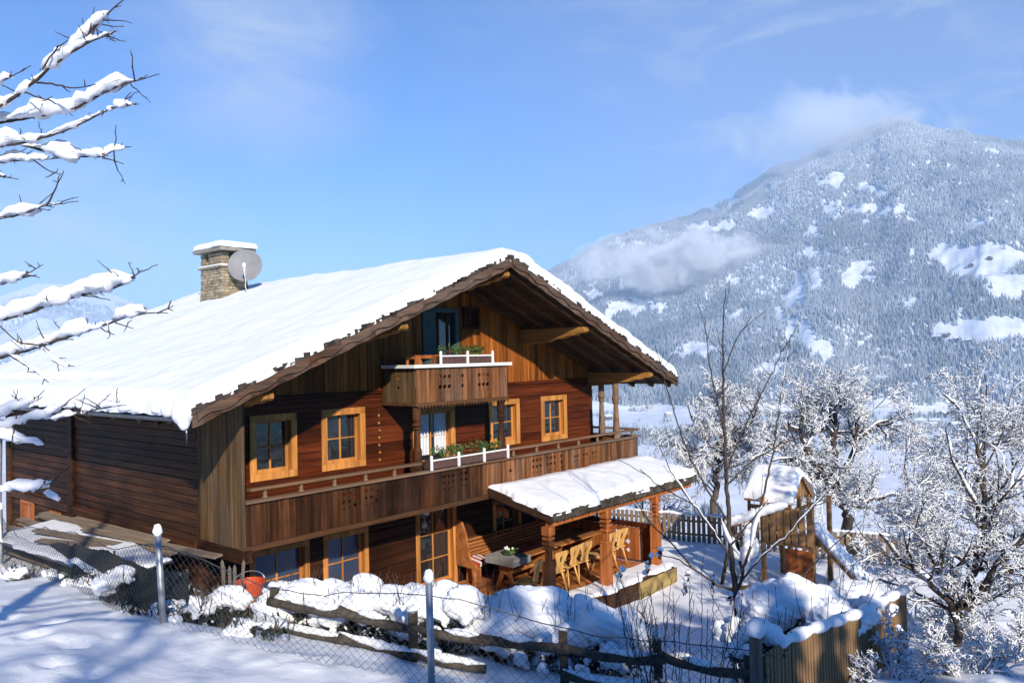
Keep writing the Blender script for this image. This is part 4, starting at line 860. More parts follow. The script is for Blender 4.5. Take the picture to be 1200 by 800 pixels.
def table(x0, x1, label):
    L = x1 - x0; t = thing('terrace_table', label, 'table', (x0, -1.32, 0), 0, 'long tables on the terrace')
    b = MB(); b.box((0, -0.42, 0.71), (L, 0.42, 0.75)); b.build('tabletop', M_TABLE, t, bevel=0.008)
    for x in (0.22, L - 0.22):
        b = MB(); b.prism([(-0.30, 0.0), (-0.22, 0.0), (-0.07, 0.32), (0.07, 0.32), (0.22, 0.0), (0.30, 0.0), (0.16, 0.36), (0.30, 0.71), (-0.30, 0.71), (-0.16, 0.36)], (0.06, 0, 0), (x - 0.03, 0, 0), (0, 1, 0), (0, 0, 1)); b.build('leg', M_TABLE, t)
    b = MB(); b.box((0.22, -0.03, 0.30), (L - 0.22, 0.03, 0.38)); b.build('stretcher', M_TABLE, t)
table(6.55, 8.22, 'wooden terrace table with a greyish cloth and greenery, nearer to the front post'); table(8.36, 10.1, 'bare wooden terrace table farther back by the carved screen')
b = MB(); b.box((0, 0, 0), (0.62, 0.86, 0.006)); b.box((0, -0.006, -0.16), (0.62, -0.001, 0.004)); b.box((-0.006, 0, -0.16), (-0.001, 0.86, 0.004)); o = b.build('tablecloth', M_LINEN); o.location = (6.54, -1.75, 0.753); tag(o, 'greyish cloth spread over the near end of the terrace table', 'tablecloth')
b = MB(); b.box((0, 0, 0), (0.7, 0.42, 0.02)); b.box((0.05, 0.05, 0.02), (0.65, 0.37, 0.05)); o = b.build('folded_cloth', M_RED, bevel=0.01); o.location = (7.3, -1.42, 0.753); tag(o, 'folded red cloth lying on the near terrace table', 'cloth')
fa = thing('table_arrangement', 'bowl of greenery and white flowers on the tablecloth', 'arrangement', (6.85, -1.38, 0.76))
b = MB(); b.lathe([(0.06, 0), (0.12, 0.05), (0.13, 0.07), (0.10, 0.07)], n=14); b.build('bowl', M_GREEN, fa, smooth=True)
V, F = [], []; g = np.random.default_rng(3)
for k in range(14): leaves(V, F, (g.uniform(-.14, .14), g.uniform(-.14, .14), 0.11), (0.07, 0.07, 0.06), 10, 0.05, g)
quick_mesh('greenery', np.array(V), np.array(F), M_GREENS, fa, smooth=False)
for k in range(6): b = MB(); b.ball((g.uniform(-.15, .1), g.uniform(-.15, .12), 0.16), 0.03, 8, 6); b.build('flower', M_WHITE, fa, smooth=True)
# long slatted wall bench
bn = thing('slatted_bench', 'long reddish slatted bench running along the log wall behind the tables', 'bench', (6.55, -0.12, 0))
for k in range(5):
    b = MB(); b.box((0, -0.06 - 0.0 * k, 0.50 + k * 0.085), (3.85, -0.025, 0.565 + k * 0.085)); b.build('back_slat', M_BENCH, bn, bevel=0.004)
for k in range(4):
    b = MB(); b.box((0, -0.17 - k * 0.11, 0.42), (3.85, -0.075 - k * 0.11, 0.45)); b.build('seat_slat', M_BENCH, bn, bevel=0.004)
for x in (0.1, 1.9, 3.7):
    b = MB(); b.box((x - 0.03, -0.50, 0.0), (x + 0.03, -0.07, 0.419)); b.box((x - 0.035, -0.024, 0.40), (x + 0.035, 0.02, 0.95)); b.build('support', M_BENCH, bn)
b = MB(); b.box((-0.1, -0.10, 0.95), (3.9, 0.02, 0.99)); b.build('top_rail', M_BENCH, bn, bevel=0.006)
be = thing('carved_bench_end', 'tall curved wooden bench end leaning out from the wall left of the porch window', 'bench end', (6.42, -0.1, 0))
b = MB(); b.prism([(0.02, 0.42), (-0.62, 0.40), (-0.60, 0.50), (-0.42, 0.60), (-0.34, 0.90), (-0.28, 1.20), (-0.16, 1.46), (-0.02, 1.52), (0.04, 1.40), (0.04, 0.9)], (0.05, 0, 0), (0, 0, 0), (0, 1, 0), (0, 0, 1)); b.build('side_board', M_BENCH, be, bevel=0.01)
b = MB(); b.box((0.0, -0.55, 0.0), (0.05, -0.47, 0.40)); b.build('leg', M_BENCH, be)
cu = thing('striped_cushion', 'cream and red striped cushion on the left end of the slatted bench', 'cushion', (6.78, -0.42, 0.455)); cu.rotation_euler = (R(12), 0, 0.1)
for k in range(6):
    b = MB(); x = -0.24 + k * 0.08; b.box((x, -0.2, 0.0), (x + 0.0797, 0.2, 0.09 + 0.02 * math.sin(math.pi * (k + .5) / 6))); b.build('stripe', M_CURT if k % 2 else M_RED, cu, bevel=0.012)
# planks and snowy sheets against the side wall
g = np.random.default_rng(12)
b = MB(); b.box((-0.085, -2.0, -0.016), (0.085, 2.0, 0.016)); pm = b.mesh('plank'); pm.materials.append(M_PLANK)
k = 0
for lay in range(5):
    for i in range(8 - lay):
        o = bpy.data.objects.new('plank', pm); COL.objects.link(o)
        o.location = (-0.18 - i * 0.18 - lay * 0.02 + g.uniform(-.03, .03), 3.7 + g.uniform(-1.0, 0.9), 1.78 + lay * 0.085 + g.uniform(0, .015) - 0.022 * i); o.rotation_euler = (g.uniform(-.008, .008), R(-5) + g.uniform(-.03, .03), g.uniform(-.07, .07))
        tag(o, 'weathered plank in the lumber stack against the side wall', 'plank', 'planks stacked against the side wall'); k += 1
for i, (x, y, rz) in enumerate([(-0.55, 1.6, 0.30), (-0.75, 1.2, 0.42), (-0.9, 1.9, 0.22), (-0.5, 0.9, 0.15)]):
    o = bpy.data.objects.new('plank', pm); COL.objects.link(o); o.location = (x, y, 2.02 + 0.05 * i); o.rotation_euler = (0.02, R(-6), rz); tag(o, 'weathered plank in the lumber stack against the side wall', 'plank', 'planks stacked against the side wall')
for i, (x, y, z, a, c, rz, l) in enumerate([(-1.15, 3.0, 2.02, 0.62, 1.9, 0.04, 'large snow dusted sheet lying on the outer edge of the lumber stack'), (-1.3, 0.1, 2.12, 0.50, 0.95, -0.08, 'small snow dusted sheet in front of the lumber stack')]):
    t = thing('cover_sheet', l, 'sheet', (x, y, z), rz); t.rotation_euler = (0, R(-7), rz)
    b = MB(); b.box((-a, -c, -0.025), (a, c, 0.0)); b.build('sheet', M_GUTTER, t)
    snow_sheet('snow', lambda U, V: (U, V, U * 0 + 0.003), -a, a, -c, c, 30, 50, 0.05, 0.10, 300 + i, t, M_SNOWG, None, 0.06)

# ------------------------------------------------------------------ fences
def polyline(pts, step):
    P = [np.array(p, float) for p in pts]; out = [P[0]]
    for a, c in zip(P[:-1], P[1:]):
        n = max(1, int(np.linalg.norm(c - a) / step))
        for i in range(1, n + 1): out.append(a + (c - a) * i / n)
    return np.array(out)
def arclen(P): return np.concatenate([[0], np.cumsum(np.linalg.norm(np.diff(P, axis=0), axis=1))])
def snow_cap(parent, loc, r, h, name='snow_cap'):
    b = MB(); n = 14; prof = [(r * 0.9, -0.01), (r * 1.25, 0.02), (r * 1.35, h * 0.35), (r * 1.15, h * 0.7), (r * 0.7, h * 0.93), (r * 0.15, h)]; b.lathe(prof, loc, n); o = b.build(name, M_SNOW, parent, smooth=True); lumps(o, r * 0.5, 4 / r * 0.15, int(loc[0] * 100) % 97); return o
cf = thing('chain_link_fence', 'sagging chain link fence on galvanised posts crossing the snow slope in front', 'fence')
FP = polyline(FENCE, 0.12); FS = arclen(FP); FZ_ = np.array([surf_z(p[0], p[1]) for p in FP])
def fpt(s, h): x = np.interp(s, FS, FP[:, 0]); y = np.interp(s, FS, FP[:, 1]); z = np.interp(s, FS, FZ_); return np.stack([x, y, z + h], -1)
posts_s = [FS[np.argmin(np.hypot(FP[:, 0] - a, FP[:, 1] - c))] for a, c in (FENCE[0], (-1.75, 4.4), FENCE[3], FENCE[5], FENCE[6])]
def top_h(s):                                                       # the top wire sags between posts
    d = np.min(np.abs(np.asarray(s)[..., None] - np.array(posts_s)), -1); return 0.93 - 0.12 * np.clip(d / 1.6, 0, 1) ** 1.2 - 0.10 * (np.abs(np.asarray(s) - posts_s[2] - 1.9) < 1.9) * np.clip(d / 1.6, 0, 1)
def tubes_np(polys, radii, n):                                      # polys: (m,k,3), radii: (m,k)
    polys = np.asarray(polys, float); m_, k, _ = polys.shape
    t = np.gradient(polys, axis=1); t /= np.linalg.norm(t, axis=2, keepdims=True) + 1e-12
    ref = np.where((np.abs(t[:, :, 2:3].mean(1, keepdims=True)) < 0.9), np.array([0, 0, 1.0]), np.array([1.0, 0, 0]))
    a = np.cross(t, np.broadcast_to(ref, t.shape)); a /= np.linalg.norm(a, axis=2, keepdims=True) + 1e-12; c = np.cross(a, t)
    th = np.arange(n) * 2 * math.pi / n
    v = polys[:, :, None] + radii[:, :, None, None] * (np.cos(th)[None, None, :, None] * a[:, :, None] + np.sin(th)[None, None, :, None] * c[:, :, None])
    base = (np.arange(m_)[:, None, None] * k + np.arange(k - 1)[None, :, None]) * n; j = np.arange(n)[None, None, :]; j2 = (j + 1) % n
    q = np.stack([base + j, base + j2, base + n + j2, base + n + j], -1).reshape(-1, 4)
    return v.reshape(-1, 3), q
def lattice(s0, s1, cell, h0, hfun, r_, parent, name, mat, off=0.0):
    polys = []
    for sg in (1, -1):
        for s in np.arange(s0 - 1.0, s1 + 1.0, cell):
            hh = np.linspace(0, 1, 12); ss = s + sg * hh * 0.95; ok = (ss >= s0) & (ss <= s1)
            if ok.sum() < 3: continue
            lo, hi = ss[ok].min(), ss[ok].max(); ss = np.linspace(lo, hi, 12) if sg > 0 else np.linspace(hi, lo, 12); hh = (ss - s) / (sg * 0.95)
            p = fpt(ss, h0 + hh * (hfun(ss) - h0)); p[:, 0] += 0.012 * np.sin(hh * 25 + s) * 0 + off * 0.75; p[:, 1] += off * 0.5; polys.append(p)
    polys = np.array(polys); v, q_ = tubes_np(polys, np.full(polys.shape[:2], r_), 3); return quick_mesh(name, v, q_, mat, parent)
lattice(FS[0], FS[-1] - 1.6, 0.105, -0.05, top_h, 0.0023, cf, 'wire_mesh', M_WIRE)
ss = np.linspace(FS[0], FS[-1] - 1.6, 160)
b = MB(); b.tube(fpt(ss, top_h(ss)), 0.006, 5); b.build('top_wire', M_WIRE, cf)
for i, s in enumerate(posts_s):
    p = fpt(s, 0.0); lean = (0.10, 0.02) if i == 2 else (0.02, 0.0)
    hgt = 1.08; b = MB()
    if i == 4: b.box((-0.05, -0.05, -0.4), (0.05, 0.05, hgt))
    else: b.tube([(0, 0, -0.4), (0, 0, hgt)], 0.038, 14)
    o = b.build('post', M_GREY if i == 4 else M_METAL, cf, smooth=(i != 4)); o.location = p; o.rotation_euler = (lean[1], -lean[0] * 0.55, 0)
    snow_cap(o, (0, 0, hgt), 0.040 if i != 4 else 0.07, 0.13 if i != 4 else 0.16)
# close mesh net behind the left stretch; shaded recess behind it painted into the sheet
nf = thing('shade_net_fence', 'dark green close mesh net fence behind the chain link on the left, recess shade painted in', 'fence')
def nfp(s, h): p = fpt(s, h); p[..., 0] += 0.55; p[..., 1] += 0.25; return p
s0, s1 = FS[0], posts_s[2] - 0.25; S = np.linspace(s0, s1, 120); Hh = np.linspace(-0.25, 0.40, 12)
G = np.stack([nfp(S, np.full_like(S, h) + (0.06 * fbm(S * 0.9, S * 0, 3, 5) if h > 0.5 else 0)) for h in Hh]); kk = (np.arange(11)[:, None] * 120 + np.arange(119)[None, :]).ravel(); qf = np.stack([kk, kk + 1, kk + 121, kk + 120], 1)
def netmat():
    ma, nt, p = newmat('net_with_painted_shade'); tc = N(nt, 'ShaderNodeTexCoord'); mp = N(nt, 'ShaderNodeMapping'); nt.links.new(tc.outputs['Object'], mp.inputs[0]); mp.inputs['Scale'].default_value = (34, 34, 22)
    v = N(nt, 'ShaderNodeTexVoronoi', feature='DISTANCE_TO_EDGE'); nt.links.new(mp.outputs[0], v.inputs['Vector']); v.inputs['Scale'].default_value = 0.8
    f = ramp(nt, v.outputs['Distance'], [(0.05, 1.0), (0.14, 0.0)]); nt.links.new(mixc(nt, f, (0.006, 0.009, 0.009), (0.030, 0.040, 0.040)), p.inputs['Base Color']); p.inputs['Roughness'].default_value = 0.9  # near-black cells stand for the shade behind the net
    return ma
o = quick_mesh('net', np.concatenate([G.reshape(-1, 3), G.reshape(-1, 3) + np.array([0.012, 0.008, 0])]), np.concatenate([qf, qf[:, ::-1] + 1440]), netmat(), nf)
for s in np.linspace(s0 + 0.3, s1 - 0.05, 5): b = MB(); p = nfp(np.array(s), 0.0); b.tube([(0.03, 0.02, -0.3), (0.03, 0.02, 0.44)], 0.02, 8); o = b.build('post', M_WIRE, nf, smooth=True); o.location = p
# old split rail fence in front of the snowed-in hedge
rf = thing('split_rail_fence', 'old weathered split rail fence half buried in snow behind the chain link', 'fence')
RF = [at(318, 705, 10.4), at(400, 716, 10.0), at(484, 735, 9.7), at(565, 748, 9.5), at(663, 757, 9.3), at(775, 768, 9.2), at(880, 785, 9.2)]
for i, p in enumerate(RF):
    if i in (1, 3): continue
    g0 = surf_z(p[0], p[1]); b = MB(); hh = p[2] + 0.16 - g0; b.box((-0.06, -0.05, -0.4), (0.06, 0.05, max(0.25, hh))); o = b.build('post', M_GREYX, rf, bevel=0.012); o.location = (p[0] + 0.07, p[1] + 0.08, g0); o.rotation_euler = (rnd.uniform(-.05, .05), rnd.uniform(-.05, .05), 0.6)
    snow_cap(o, (0, 0, max(0.25, hh)), 0.07, 0.07)
def half_rail(a, c, r_, sag=0.05, seed=0):
    n = 14; t = np.linspace(0, 1, n)[:, None]; P = a + (c - a) * t; P[:, 2] -= sag * np.sin(math.pi * t[:, 0]) + 0.012 * fbm(t[:, 0] * 5, t[:, 0] * 0 + seed, 2, seed)
    b = MB(); b.tube(P, r_ * (0.9 + 0.25 * fbm(t[:, 0] * 4, t[:, 0] * 0, 2, seed + 1)), 7); return b, P
for i in range(len(RF) - 1):
    a, c = RF[i], RF[i + 1]
    for dz, r_, sd in ((0.0, 0.062, 1), (-0.33, 0.052, 2)):
        if (i, sd) in ((3, 2),): continue
        u = (c - a) * 0.04; bb, P = half_rail(a - u + np.array([0, 0, dz]), c + u + np.array([0, 0, dz - 0.03]), r_, 0.02 + 0.05 * (i in (4, 5)), i * 7 + sd)
        o = bb.build('rail', M_GREYX, rf, smooth=True)
        t = np.linspace(0, 1, len(P)); k0, k1 = (0, len(P)) if sd == 2 else ((3, 9) if i % 2 else (6, 13)); Pp = P[k0:k1] + np.array([0, 0, r_ + 0.012]); kk = len(Pp)
        b = MB(); b.tube(Pp, 0.055 * np.sin(np.linspace(0.15, math.pi - 0.15, kk)) * (0.8 + 0.5 * np.abs(fbm(np.arange(kk) * 0.7, np.arange(kk) * 0.0 + i, 2, sd))), 8); b.build('snow', M_SNOW, o, smooth=True)
# little grey paling fence by the house corner
pf = thing('paling_fence', 'short broken grey paling fence by the corner of the chalet', 'fence')
a, c = at(222, 712, 11.2), at(318, 722, 10.6); n = 22
for k in range(n):
    p = a + (c - a) * (k + rnd.uniform(-.2, .2)) / (n - 1); g0 = surf_z(p[0], p[1]); b = MB(); h = 0.55 + rnd.uniform(-.08, .08) + (0.38 if 9 <= k <= 13 else 0); w_ = 0.022
    b.prism([(-w_, -0.3), (w_, -0.3), (w_, h - 0.05), (0, h), (-w_, h - 0.05)], (0.012, 0.02, 0), (0, 0, 0), (0.8, -0.6, 0)); o = b.build('paling', M_GREY, pf); o.location = (p[0], p[1], g0); o.rotation_euler = (rnd.uniform(-.06, .06), rnd.uniform(-.10, .10), 0)
b = MB(); b.bar(a + np.array([0.03, 0.04, 0.2]), c + np.array([0.03, 0.04, 0.2]), 0.025, 0.05); b.build('rail', M_GREY, pf)
tb = thing('red_tub', 'red plastic tub with a snowy rim standing behind the paling fence', 'tub', tuple(at(293, 708, 12.2)))
b = MB(); b.lathe([(0.17, 0.0), (0.22, 0.34), (0.24, 0.34), (0.24, 0.37), (0.21, 0.37), (0.16, 0.03)], n=20); b.build('body', M_PLAST, tb, smooth=False)
b = MB(); b.tube([(0.26 * math.cos(t), 0.26 * math.sin(t) * 0.3, 0.36 + 0.14 * math.sin(t)) for t in np.linspace(0, math.pi, 15)], 0.008, 6); b.build('handle', M_METAL, tb)

# picket fences round the yard
def picket_run(name, pts, label, h, w_, gap, mat, shape, rails, group=None, snow=True):
    t = thing(name, label, 'fence', (0, 0, 0), 0, group); P = polyline(pts, 0.05); S_ = arclen(P); pm_ = None; n = int(S_[-1] / (w_ + gap))
    for k in range(n):
        s = k * (w_ + gap); x, y = np.interp(s, S_, P[:, 0]), np.interp(s, S_, P[:, 1]); x2, y2 = np.interp(s + 0.05, S_, P[:, 0]), np.interp(s + 0.05, S_, P[:, 1]); rz = math.atan2(y2 - y, x2 - x)
        if pm_ is None:
            b = MB(); prf = [(0, -0.3), (w_, -0.3)] + ([(w_, h - 0.05)] + [(w_ / 2 + w_ / 2 * math.cos(q_), h - 0.05 + 0.05 * math.sin(q_)) for q_ in np.linspace(0.3, math.pi - 0.3, 6)] + [(0, h - 0.05)] if shape == 'round' else [(w_, h), (0, h)]); b.prism(prf, (0, -0.022, 0)); pm_ = b.mesh('picket'); pm_.materials.append(mat)
        if k < 100:
            o = bpy.data.objects.new('picket', pm_); COL.objects.link(o); o.parent = t; o.location = (x, y, surf_z(x, y) + rnd.uniform(-.015, .015)); o.rotation_euler = (rnd.uniform(-.02, .02), rnd.uniform(-.015, .015), rz)
    for hz_ in rails:
        b = MB(); ii_ = range(0, len(P), max(1, len(P) // 30)); Q = np.array([(P[i][0], P[i][1], surf_z(P[i][0], P[i][1]) + hz_) for i in ii_]); d = np.gradient(Q[:, :2], axis=0); d /= np.linalg.norm(d, axis=1)[:, None]; Q[:, 0] -= d[:, 1] * 0.025; Q[:, 1] += d[:, 0] * 0.025; b.tube(Q, 0.035, 4); b.build('rail', mat, t)
    if snow:
        ii_ = range(0, len(P), max(1, len(P) // 60)); Q = np.array([(P[i][0], P[i][1], surf_z(P[i][0], P[i][1]) + h + 0.005) for i in ii_]); kk = len(Q)
        b = MB(); b.tube(Q, np.clip(0.05 * (0.35 + 1.6 * np.abs(fbm(np.arange(kk) * 0.45, np.arange(kk) * 0.0, 3, kk))), 0.012, 0.11), 8); b.build('snow', M_SNOW, t, smooth=True)
    return t
picket_run('picket_fence', [(14.2, 4.0), (14.65, -1.6), (15.05, -4.6)], 'weathered picket fence behind the porch, left of the play tower', 0.82, 0.105, 0.055, M_PICK, 'round', (0.22, 0.62))
picket_run('picket_fence', [(15.08, -5.1), (15.35, -7.6), (15.3, -8.3)], 'dark weathered picket fence right of the play tower slide', 0.80, 0.105, 0.06, M_PICK, 'round', (0.22, 0.62))
BF = [at(898, 800, 9.2), at(950, 790, 10.2), at(1010, 775, 11.8), at(1063, 745, 13.8)]
t = thing('board_fence', 'pale board fence with a thick snow cap curving along the lower right', 'fence'); P = polyline([(p[0], p[1]) for p in BF], 0.02); S_ = arclen(P)
tops = np.array([at(898, 764, 9.2)[2], at(950, 742, 10.2)[2], at(1010, 721, 11.8)[2], at(1063, 693, 13.8)[2]]); ks = np.interp([0, 1, 2, 3], [0, 3], [0, S_[-1]]); ks = np.array([S_[np.argmin(np.hypot(P[:, 0] - p[0], P[:, 1] - p[1]))] for p in BF])
s = 0.0
while s < S_[-1]:
    w_ = rnd.uniform(0.085, 0.125); x, y = np.interp(s, S_, P[:, 0]), np.interp(s, S_, P[:, 1]); x2, y2 = np.interp(s + 0.05, S_, P[:, 0]), np.interp(s + 0.05, S_, P[:, 1]); zt = np.interp(s, ks, tops) + rnd.uniform(-.02, .02); z0 = surf_z(x, y) - 0.3
    b = MB(); b.box((0, -0.011, 0), (w_ - 0.020, 0.011, max(0.4, zt - z0))); o = b.build('board', M_BOARDF, t); o.location = (x, y, z0); o.rotation_euler = (0, rnd.uniform(-.012, .012), math.atan2(y2 - y, x2 - x)); s += w_
ii_ = range(0, len(P), 3); Q = np.array([(P[i][0] + 0.02, P[i][1] + 0.02, np.interp(S_[i], ks, tops)) for i in ii_]); kk = len(Q)
b = MB(); b.tube(Q - np.array([0, 0, 0.12]), 0.03, 4); b.build('rail', M_BOARDF, t)
b = MB()
for i in range(8, kk, 2):
    r_ = 0.065 + 0.045 * abs(math.sin(i * 1.3)); b.ball(Q[i] + np.array([0, 0, 0.03]), (r_, r_, r_ * 0.8), 10, 7)
o = b.build('snow', M_SNOW, t); voxel_smooth(o, 0.03, 3)

# ------------------------------------------------------------------ play tower in the yard
pt = thing('play_tower', 'wooden play tower with snowy gable roof and slide in front of the picket fence', 'play tower', (12.6, -5.9, surf_z(12.6, -5.9))); pt.rotation_euler = (0, 0, R(-92))
# local frame: x to the right of the picture, y away
for x, y in ((-0.62, -0.55), (0.62, -0.55), (-0.62, 0.55), (0.62, 0.55)):
    b = MB(); b.box((x - 0.05, y - 0.05, -0.3), (x + 0.05, y + 0.05, 2.15)); b.build('post', M_PLAY, pt, bevel=0.006)
b = MB(); b.box((-0.68, -0.6, 1.02), (0.68, 0.6, 1.08)); b.build('platform', M_PLAY, pt)
for k in range(7):
    b = MB(); x = -0.58 + k * 0.185; b.box((x, -0.64, 1.09), (x + 0.13, -0.61, 1.92)); b.build('rail_board', M_PLAY, pt)
for k in range(6):
    b = MB(); y = -0.5 + k * 0.18; b.box((-0.70, y, 1.09), (-0.675, y + 0.12, 1.75)); b.build('rail_board', M_PLAY, pt)
b = MB(); b.box((-0.02, -0.66, 0.0), (0.66, -0.62, 0.98)); b.build('panel', M_POST, pt, bevel=0.005)
b = MB(); b.prism([(-0.98, 1.95), (0.0, 2.75), (0.98, 1.95), (0.93, 1.90), (0.0, 2.68), (-0.93, 1.90)], (0, 1.5, 0), (-0.0, -0.75, 0)); rfp = b.build('roof', M_PLAY, pt)
rfp.rotation_euler = (0, 0, R(90)); rfp.location = (-0.55, 0.25, 0.38); rfp.scale = (0.72, 0.82, 0.85)
b = MB(); b.prism([(-0.75, 2.0), (0.75, 2.0), (0.0, 2.62)], (0, 0.03, 0), (0, -0.66, 0)); b.box((-0.06, -0.70, 1.1), (0.06, -0.60, 2.5)); b.box((-0.80, -0.70, 1.62), (0.80, -0.64, 1.72)); b.box((-0.82, -0.7, 1.1), (-0.74, -0.62, 2.0)); b.box((0.74, -0.7, 1.1), (0.82, -0.62, 2.0)); b.box((-0.82, 0.62, 0.6), (-0.74, 0.7, 2.0)); b.box((0.74, 0.62, 0.6), (0.82, 0.7, 2.0)); b.box((-0.80, -0.6, 1.66), (-0.74, 0.6, 1.78)); o = b.build('gable_board', M_PLAY, rfp)
snow_sheet('roof_snow', lambda U, V: (U, V, 2.78 - 0.82 * np.sqrt(U * U + 0.03)), -1.02, 1.02, -0.82, 0.82, 50, 40, 0.26, 0.22, 331, rfp, M_SNOW, None, 0.06)
b = MB(); b.prism([(0.5, 1.30), (1.75, 0.10), (1.75, 0.20), (0.5, 1.42)], (0, 0.5, 0), (0, -0.35, 0)); sl = b.build('slide', M_PLAY, pt)
b = MB(); [b.ball((0.55 + 1.25 * q_, -0.10, 1.45 - 1.22 * q_), (0.14, 0.28, 0.13), 12, 8) for q_ in np.linspace(0, 1, 16)]; o = b.build('slide_snow', M_SNOW, sl); voxel_smooth(o, 0.03, 4)
b = MB(); b.bar((-0.1, -0.62, 1.95), (-1.25, -1.0, 1.45), 0.09, 0.10); b.build('swing_beam', M_PLAY, pt)
for dx, dy in ((-0.25, -0.35), (0.05, 0.5)): b = MB(); b.bar((-1.2, -0.98, 1.45), (-1.2 + dx, -0.98 + dy, -0.3), 0.07, 0.07); b.build('swing_leg', M_GREYX, pt)
b = MB(); n = 20; pts = [np.array((-0.05, -0.62, 2.03)) + (np.array((-1.3, -1.02, 1.52)) - np.array((-0.05, -0.62, 2.03))) * i / (n - 1) for i in range(n)]
for i, p in enumerate(pts): b.ball(p, (0.13, 0.13, 0.09 + 0.04 * abs(math.sin(i * 1.1))), 10, 7)
voxel_smooth(b.build('beam_snow', M_SNOW, pt), 0.03, 3)
b = MB(); b.bar((-0.9, -0.75, 1.5), (-0.85, -1.35, -0.2), 0.10, 0.07); b.build('brace', M_PLAY, pt)
b = MB()
for i in range(9): b.ball(np.array((-0.9, -0.80, 1.45)) + (np.array((-0.75, -1.35, 0.1)) - np.array((-0.9, -0.80, 1.45))) * i / 8, (0.11, 0.13, 0.11), 10, 7)
voxel_smooth(b.build('brace_snow', M_SNOW, pt), 0.03, 3)
sw = thing('ring_swing', 'round ring swing thickly covered in snow hanging beside the play tower', 'swing'); R3 = Matrix.Rotation(R(-92), 3, 'Z'); q0 = Vector(pt.location) + R3 @ Vector((-0.98, -0.95, 0.98)); sw.location = q0; sw.rotation_euler = (R(90), 0, R(-65))
b = MB(); b.tube([(0.27 * math.cos(a), 0.27 * math.sin(a), 0) for a in np.linspace(0, 2 * math.pi, 33)], 0.05, 10, cap=False); b.build('ring', M_BARKL, sw, smooth=True)
b = MB()
for a in np.linspace(R(-200), R(20), 24): b.ball((0.29 * math.cos(a), 0.29 * math.sin(a), 0.02), (0.12, 0.12, 0.12), 10, 7)
voxel_smooth(b.build('snow', M_SNOW, sw), 0.03, 3)
b = MB(); b.tube([(0, 0.27, 0), (0, 0.58, 0)], 0.01, 6); b.build('rope', M_CURT, sw)
sb = thing('sandbox', 'low wooden sandbox frame filled with snow to the left of the play tower', 'sandbox', (10.9, -6.2, surf_z(10.9, -6.2)), R(-30))
for a, c in (((-0.9, -0.7), (0.9, -0.7)), ((0.9, -0.7), (0.9, 0.7)), ((0.9, 0.7), (-0.9, 0.7)), ((-0.9, 0.7), (-0.9, -0.7))): b = MB(); b.bar((*a, 0.08), (*c, 0.08), 0.05, 0.26); b.build('side_board', M_PLAY, sb)
snow_sheet('snow', lambda U, V: (U, V, U * 0 + 0.05), -0.86, 0.86, -0.66, 0.66, 40, 30, 0.12, 0.2, 341, sb, M_SNOW, None, 0.02)
# ------------------------------------------------------------------ trees and shrubs
def polys_mesh(name, groups, n, mat, parent, off):
    """groups: list of (points (k,3), radii (k,)); tubes of n sides in one mesh"""
    V, Q, base = [], [], 0; byk = {}
    for p, r_ in groups: byk.setdefault(len(p), []).append((p, r_))
    for k, L in byk.items():
        P = np.array([a for a, _ in L]) - np.array(off); v, q_ = tubes_np(P, np.array([c for _, c in L]), n); V.append(v); Q.append(q_ + base); base += len(v)
    return quick_mesh(name, np.concatenate(V), np.concatenate(Q), mat, parent)
def resample(P, step, g=None, jit=0.0):
    P = np.asarray(P, float); S_ = arclen(P); n = max(4, int(S_[-1] / step) + 1); t = np.linspace(0, S_[-1], n)
    # smooth curve through the points
    k = len(P); out = np.stack([np.interp(t, S_, P[:, i]) for i in range(3)], -1)
    for _ in range(2): out[1:-1] = (out[:-2] + 2 * out[1:-1] + out[2:]) / 4
    if g is not None and jit: out[1:-1] += g.normal(size=(n - 2, 3)) * jit
    return out
_na = fbm(np.arange(6000) * 0.22, np.arange(6000) * 0.011, 3, 3); _nb = fbm(np.arange(6000) * 0.13, np.arange(6000) * 0.017, 2, 9)
def snow_on(P, r_, th, g, wid=0.75, cover=1.0):
    """a lumpy strip of snow lying on the upper side of a branch"""
    d = np.empty_like(P); d[1:-1] = P[2:] - P[:-2]; d[0] = P[1] - P[0]; d[-1] = P[-1] - P[-2]
    l2 = (d * d).sum(1) + 1e-12; flat = np.sqrt(np.clip(1 - d[:, 2] ** 2 / l2, 0, 1)); k = len(P); o1, o2 = g.integers(0, 5800, 2)
    h = th * flat * (0.75 + 0.55 * _na[o1:o1 + k]) * np.clip(1.25 * cover + 1.6 * _nb[o2:o2 + k], 0.0, 1.0)
    ar = np.arange(k); e = np.minimum(ar, ar[::-1]) / max(1.0, min(4.0, k / 4)); h = np.maximum(h * np.sqrt(np.clip(e, 0.02, 1)), 0.0005)
    Q = P.copy(); Q[:, 2] += r_ * 0.5 + h * 0.42
    return Q, h
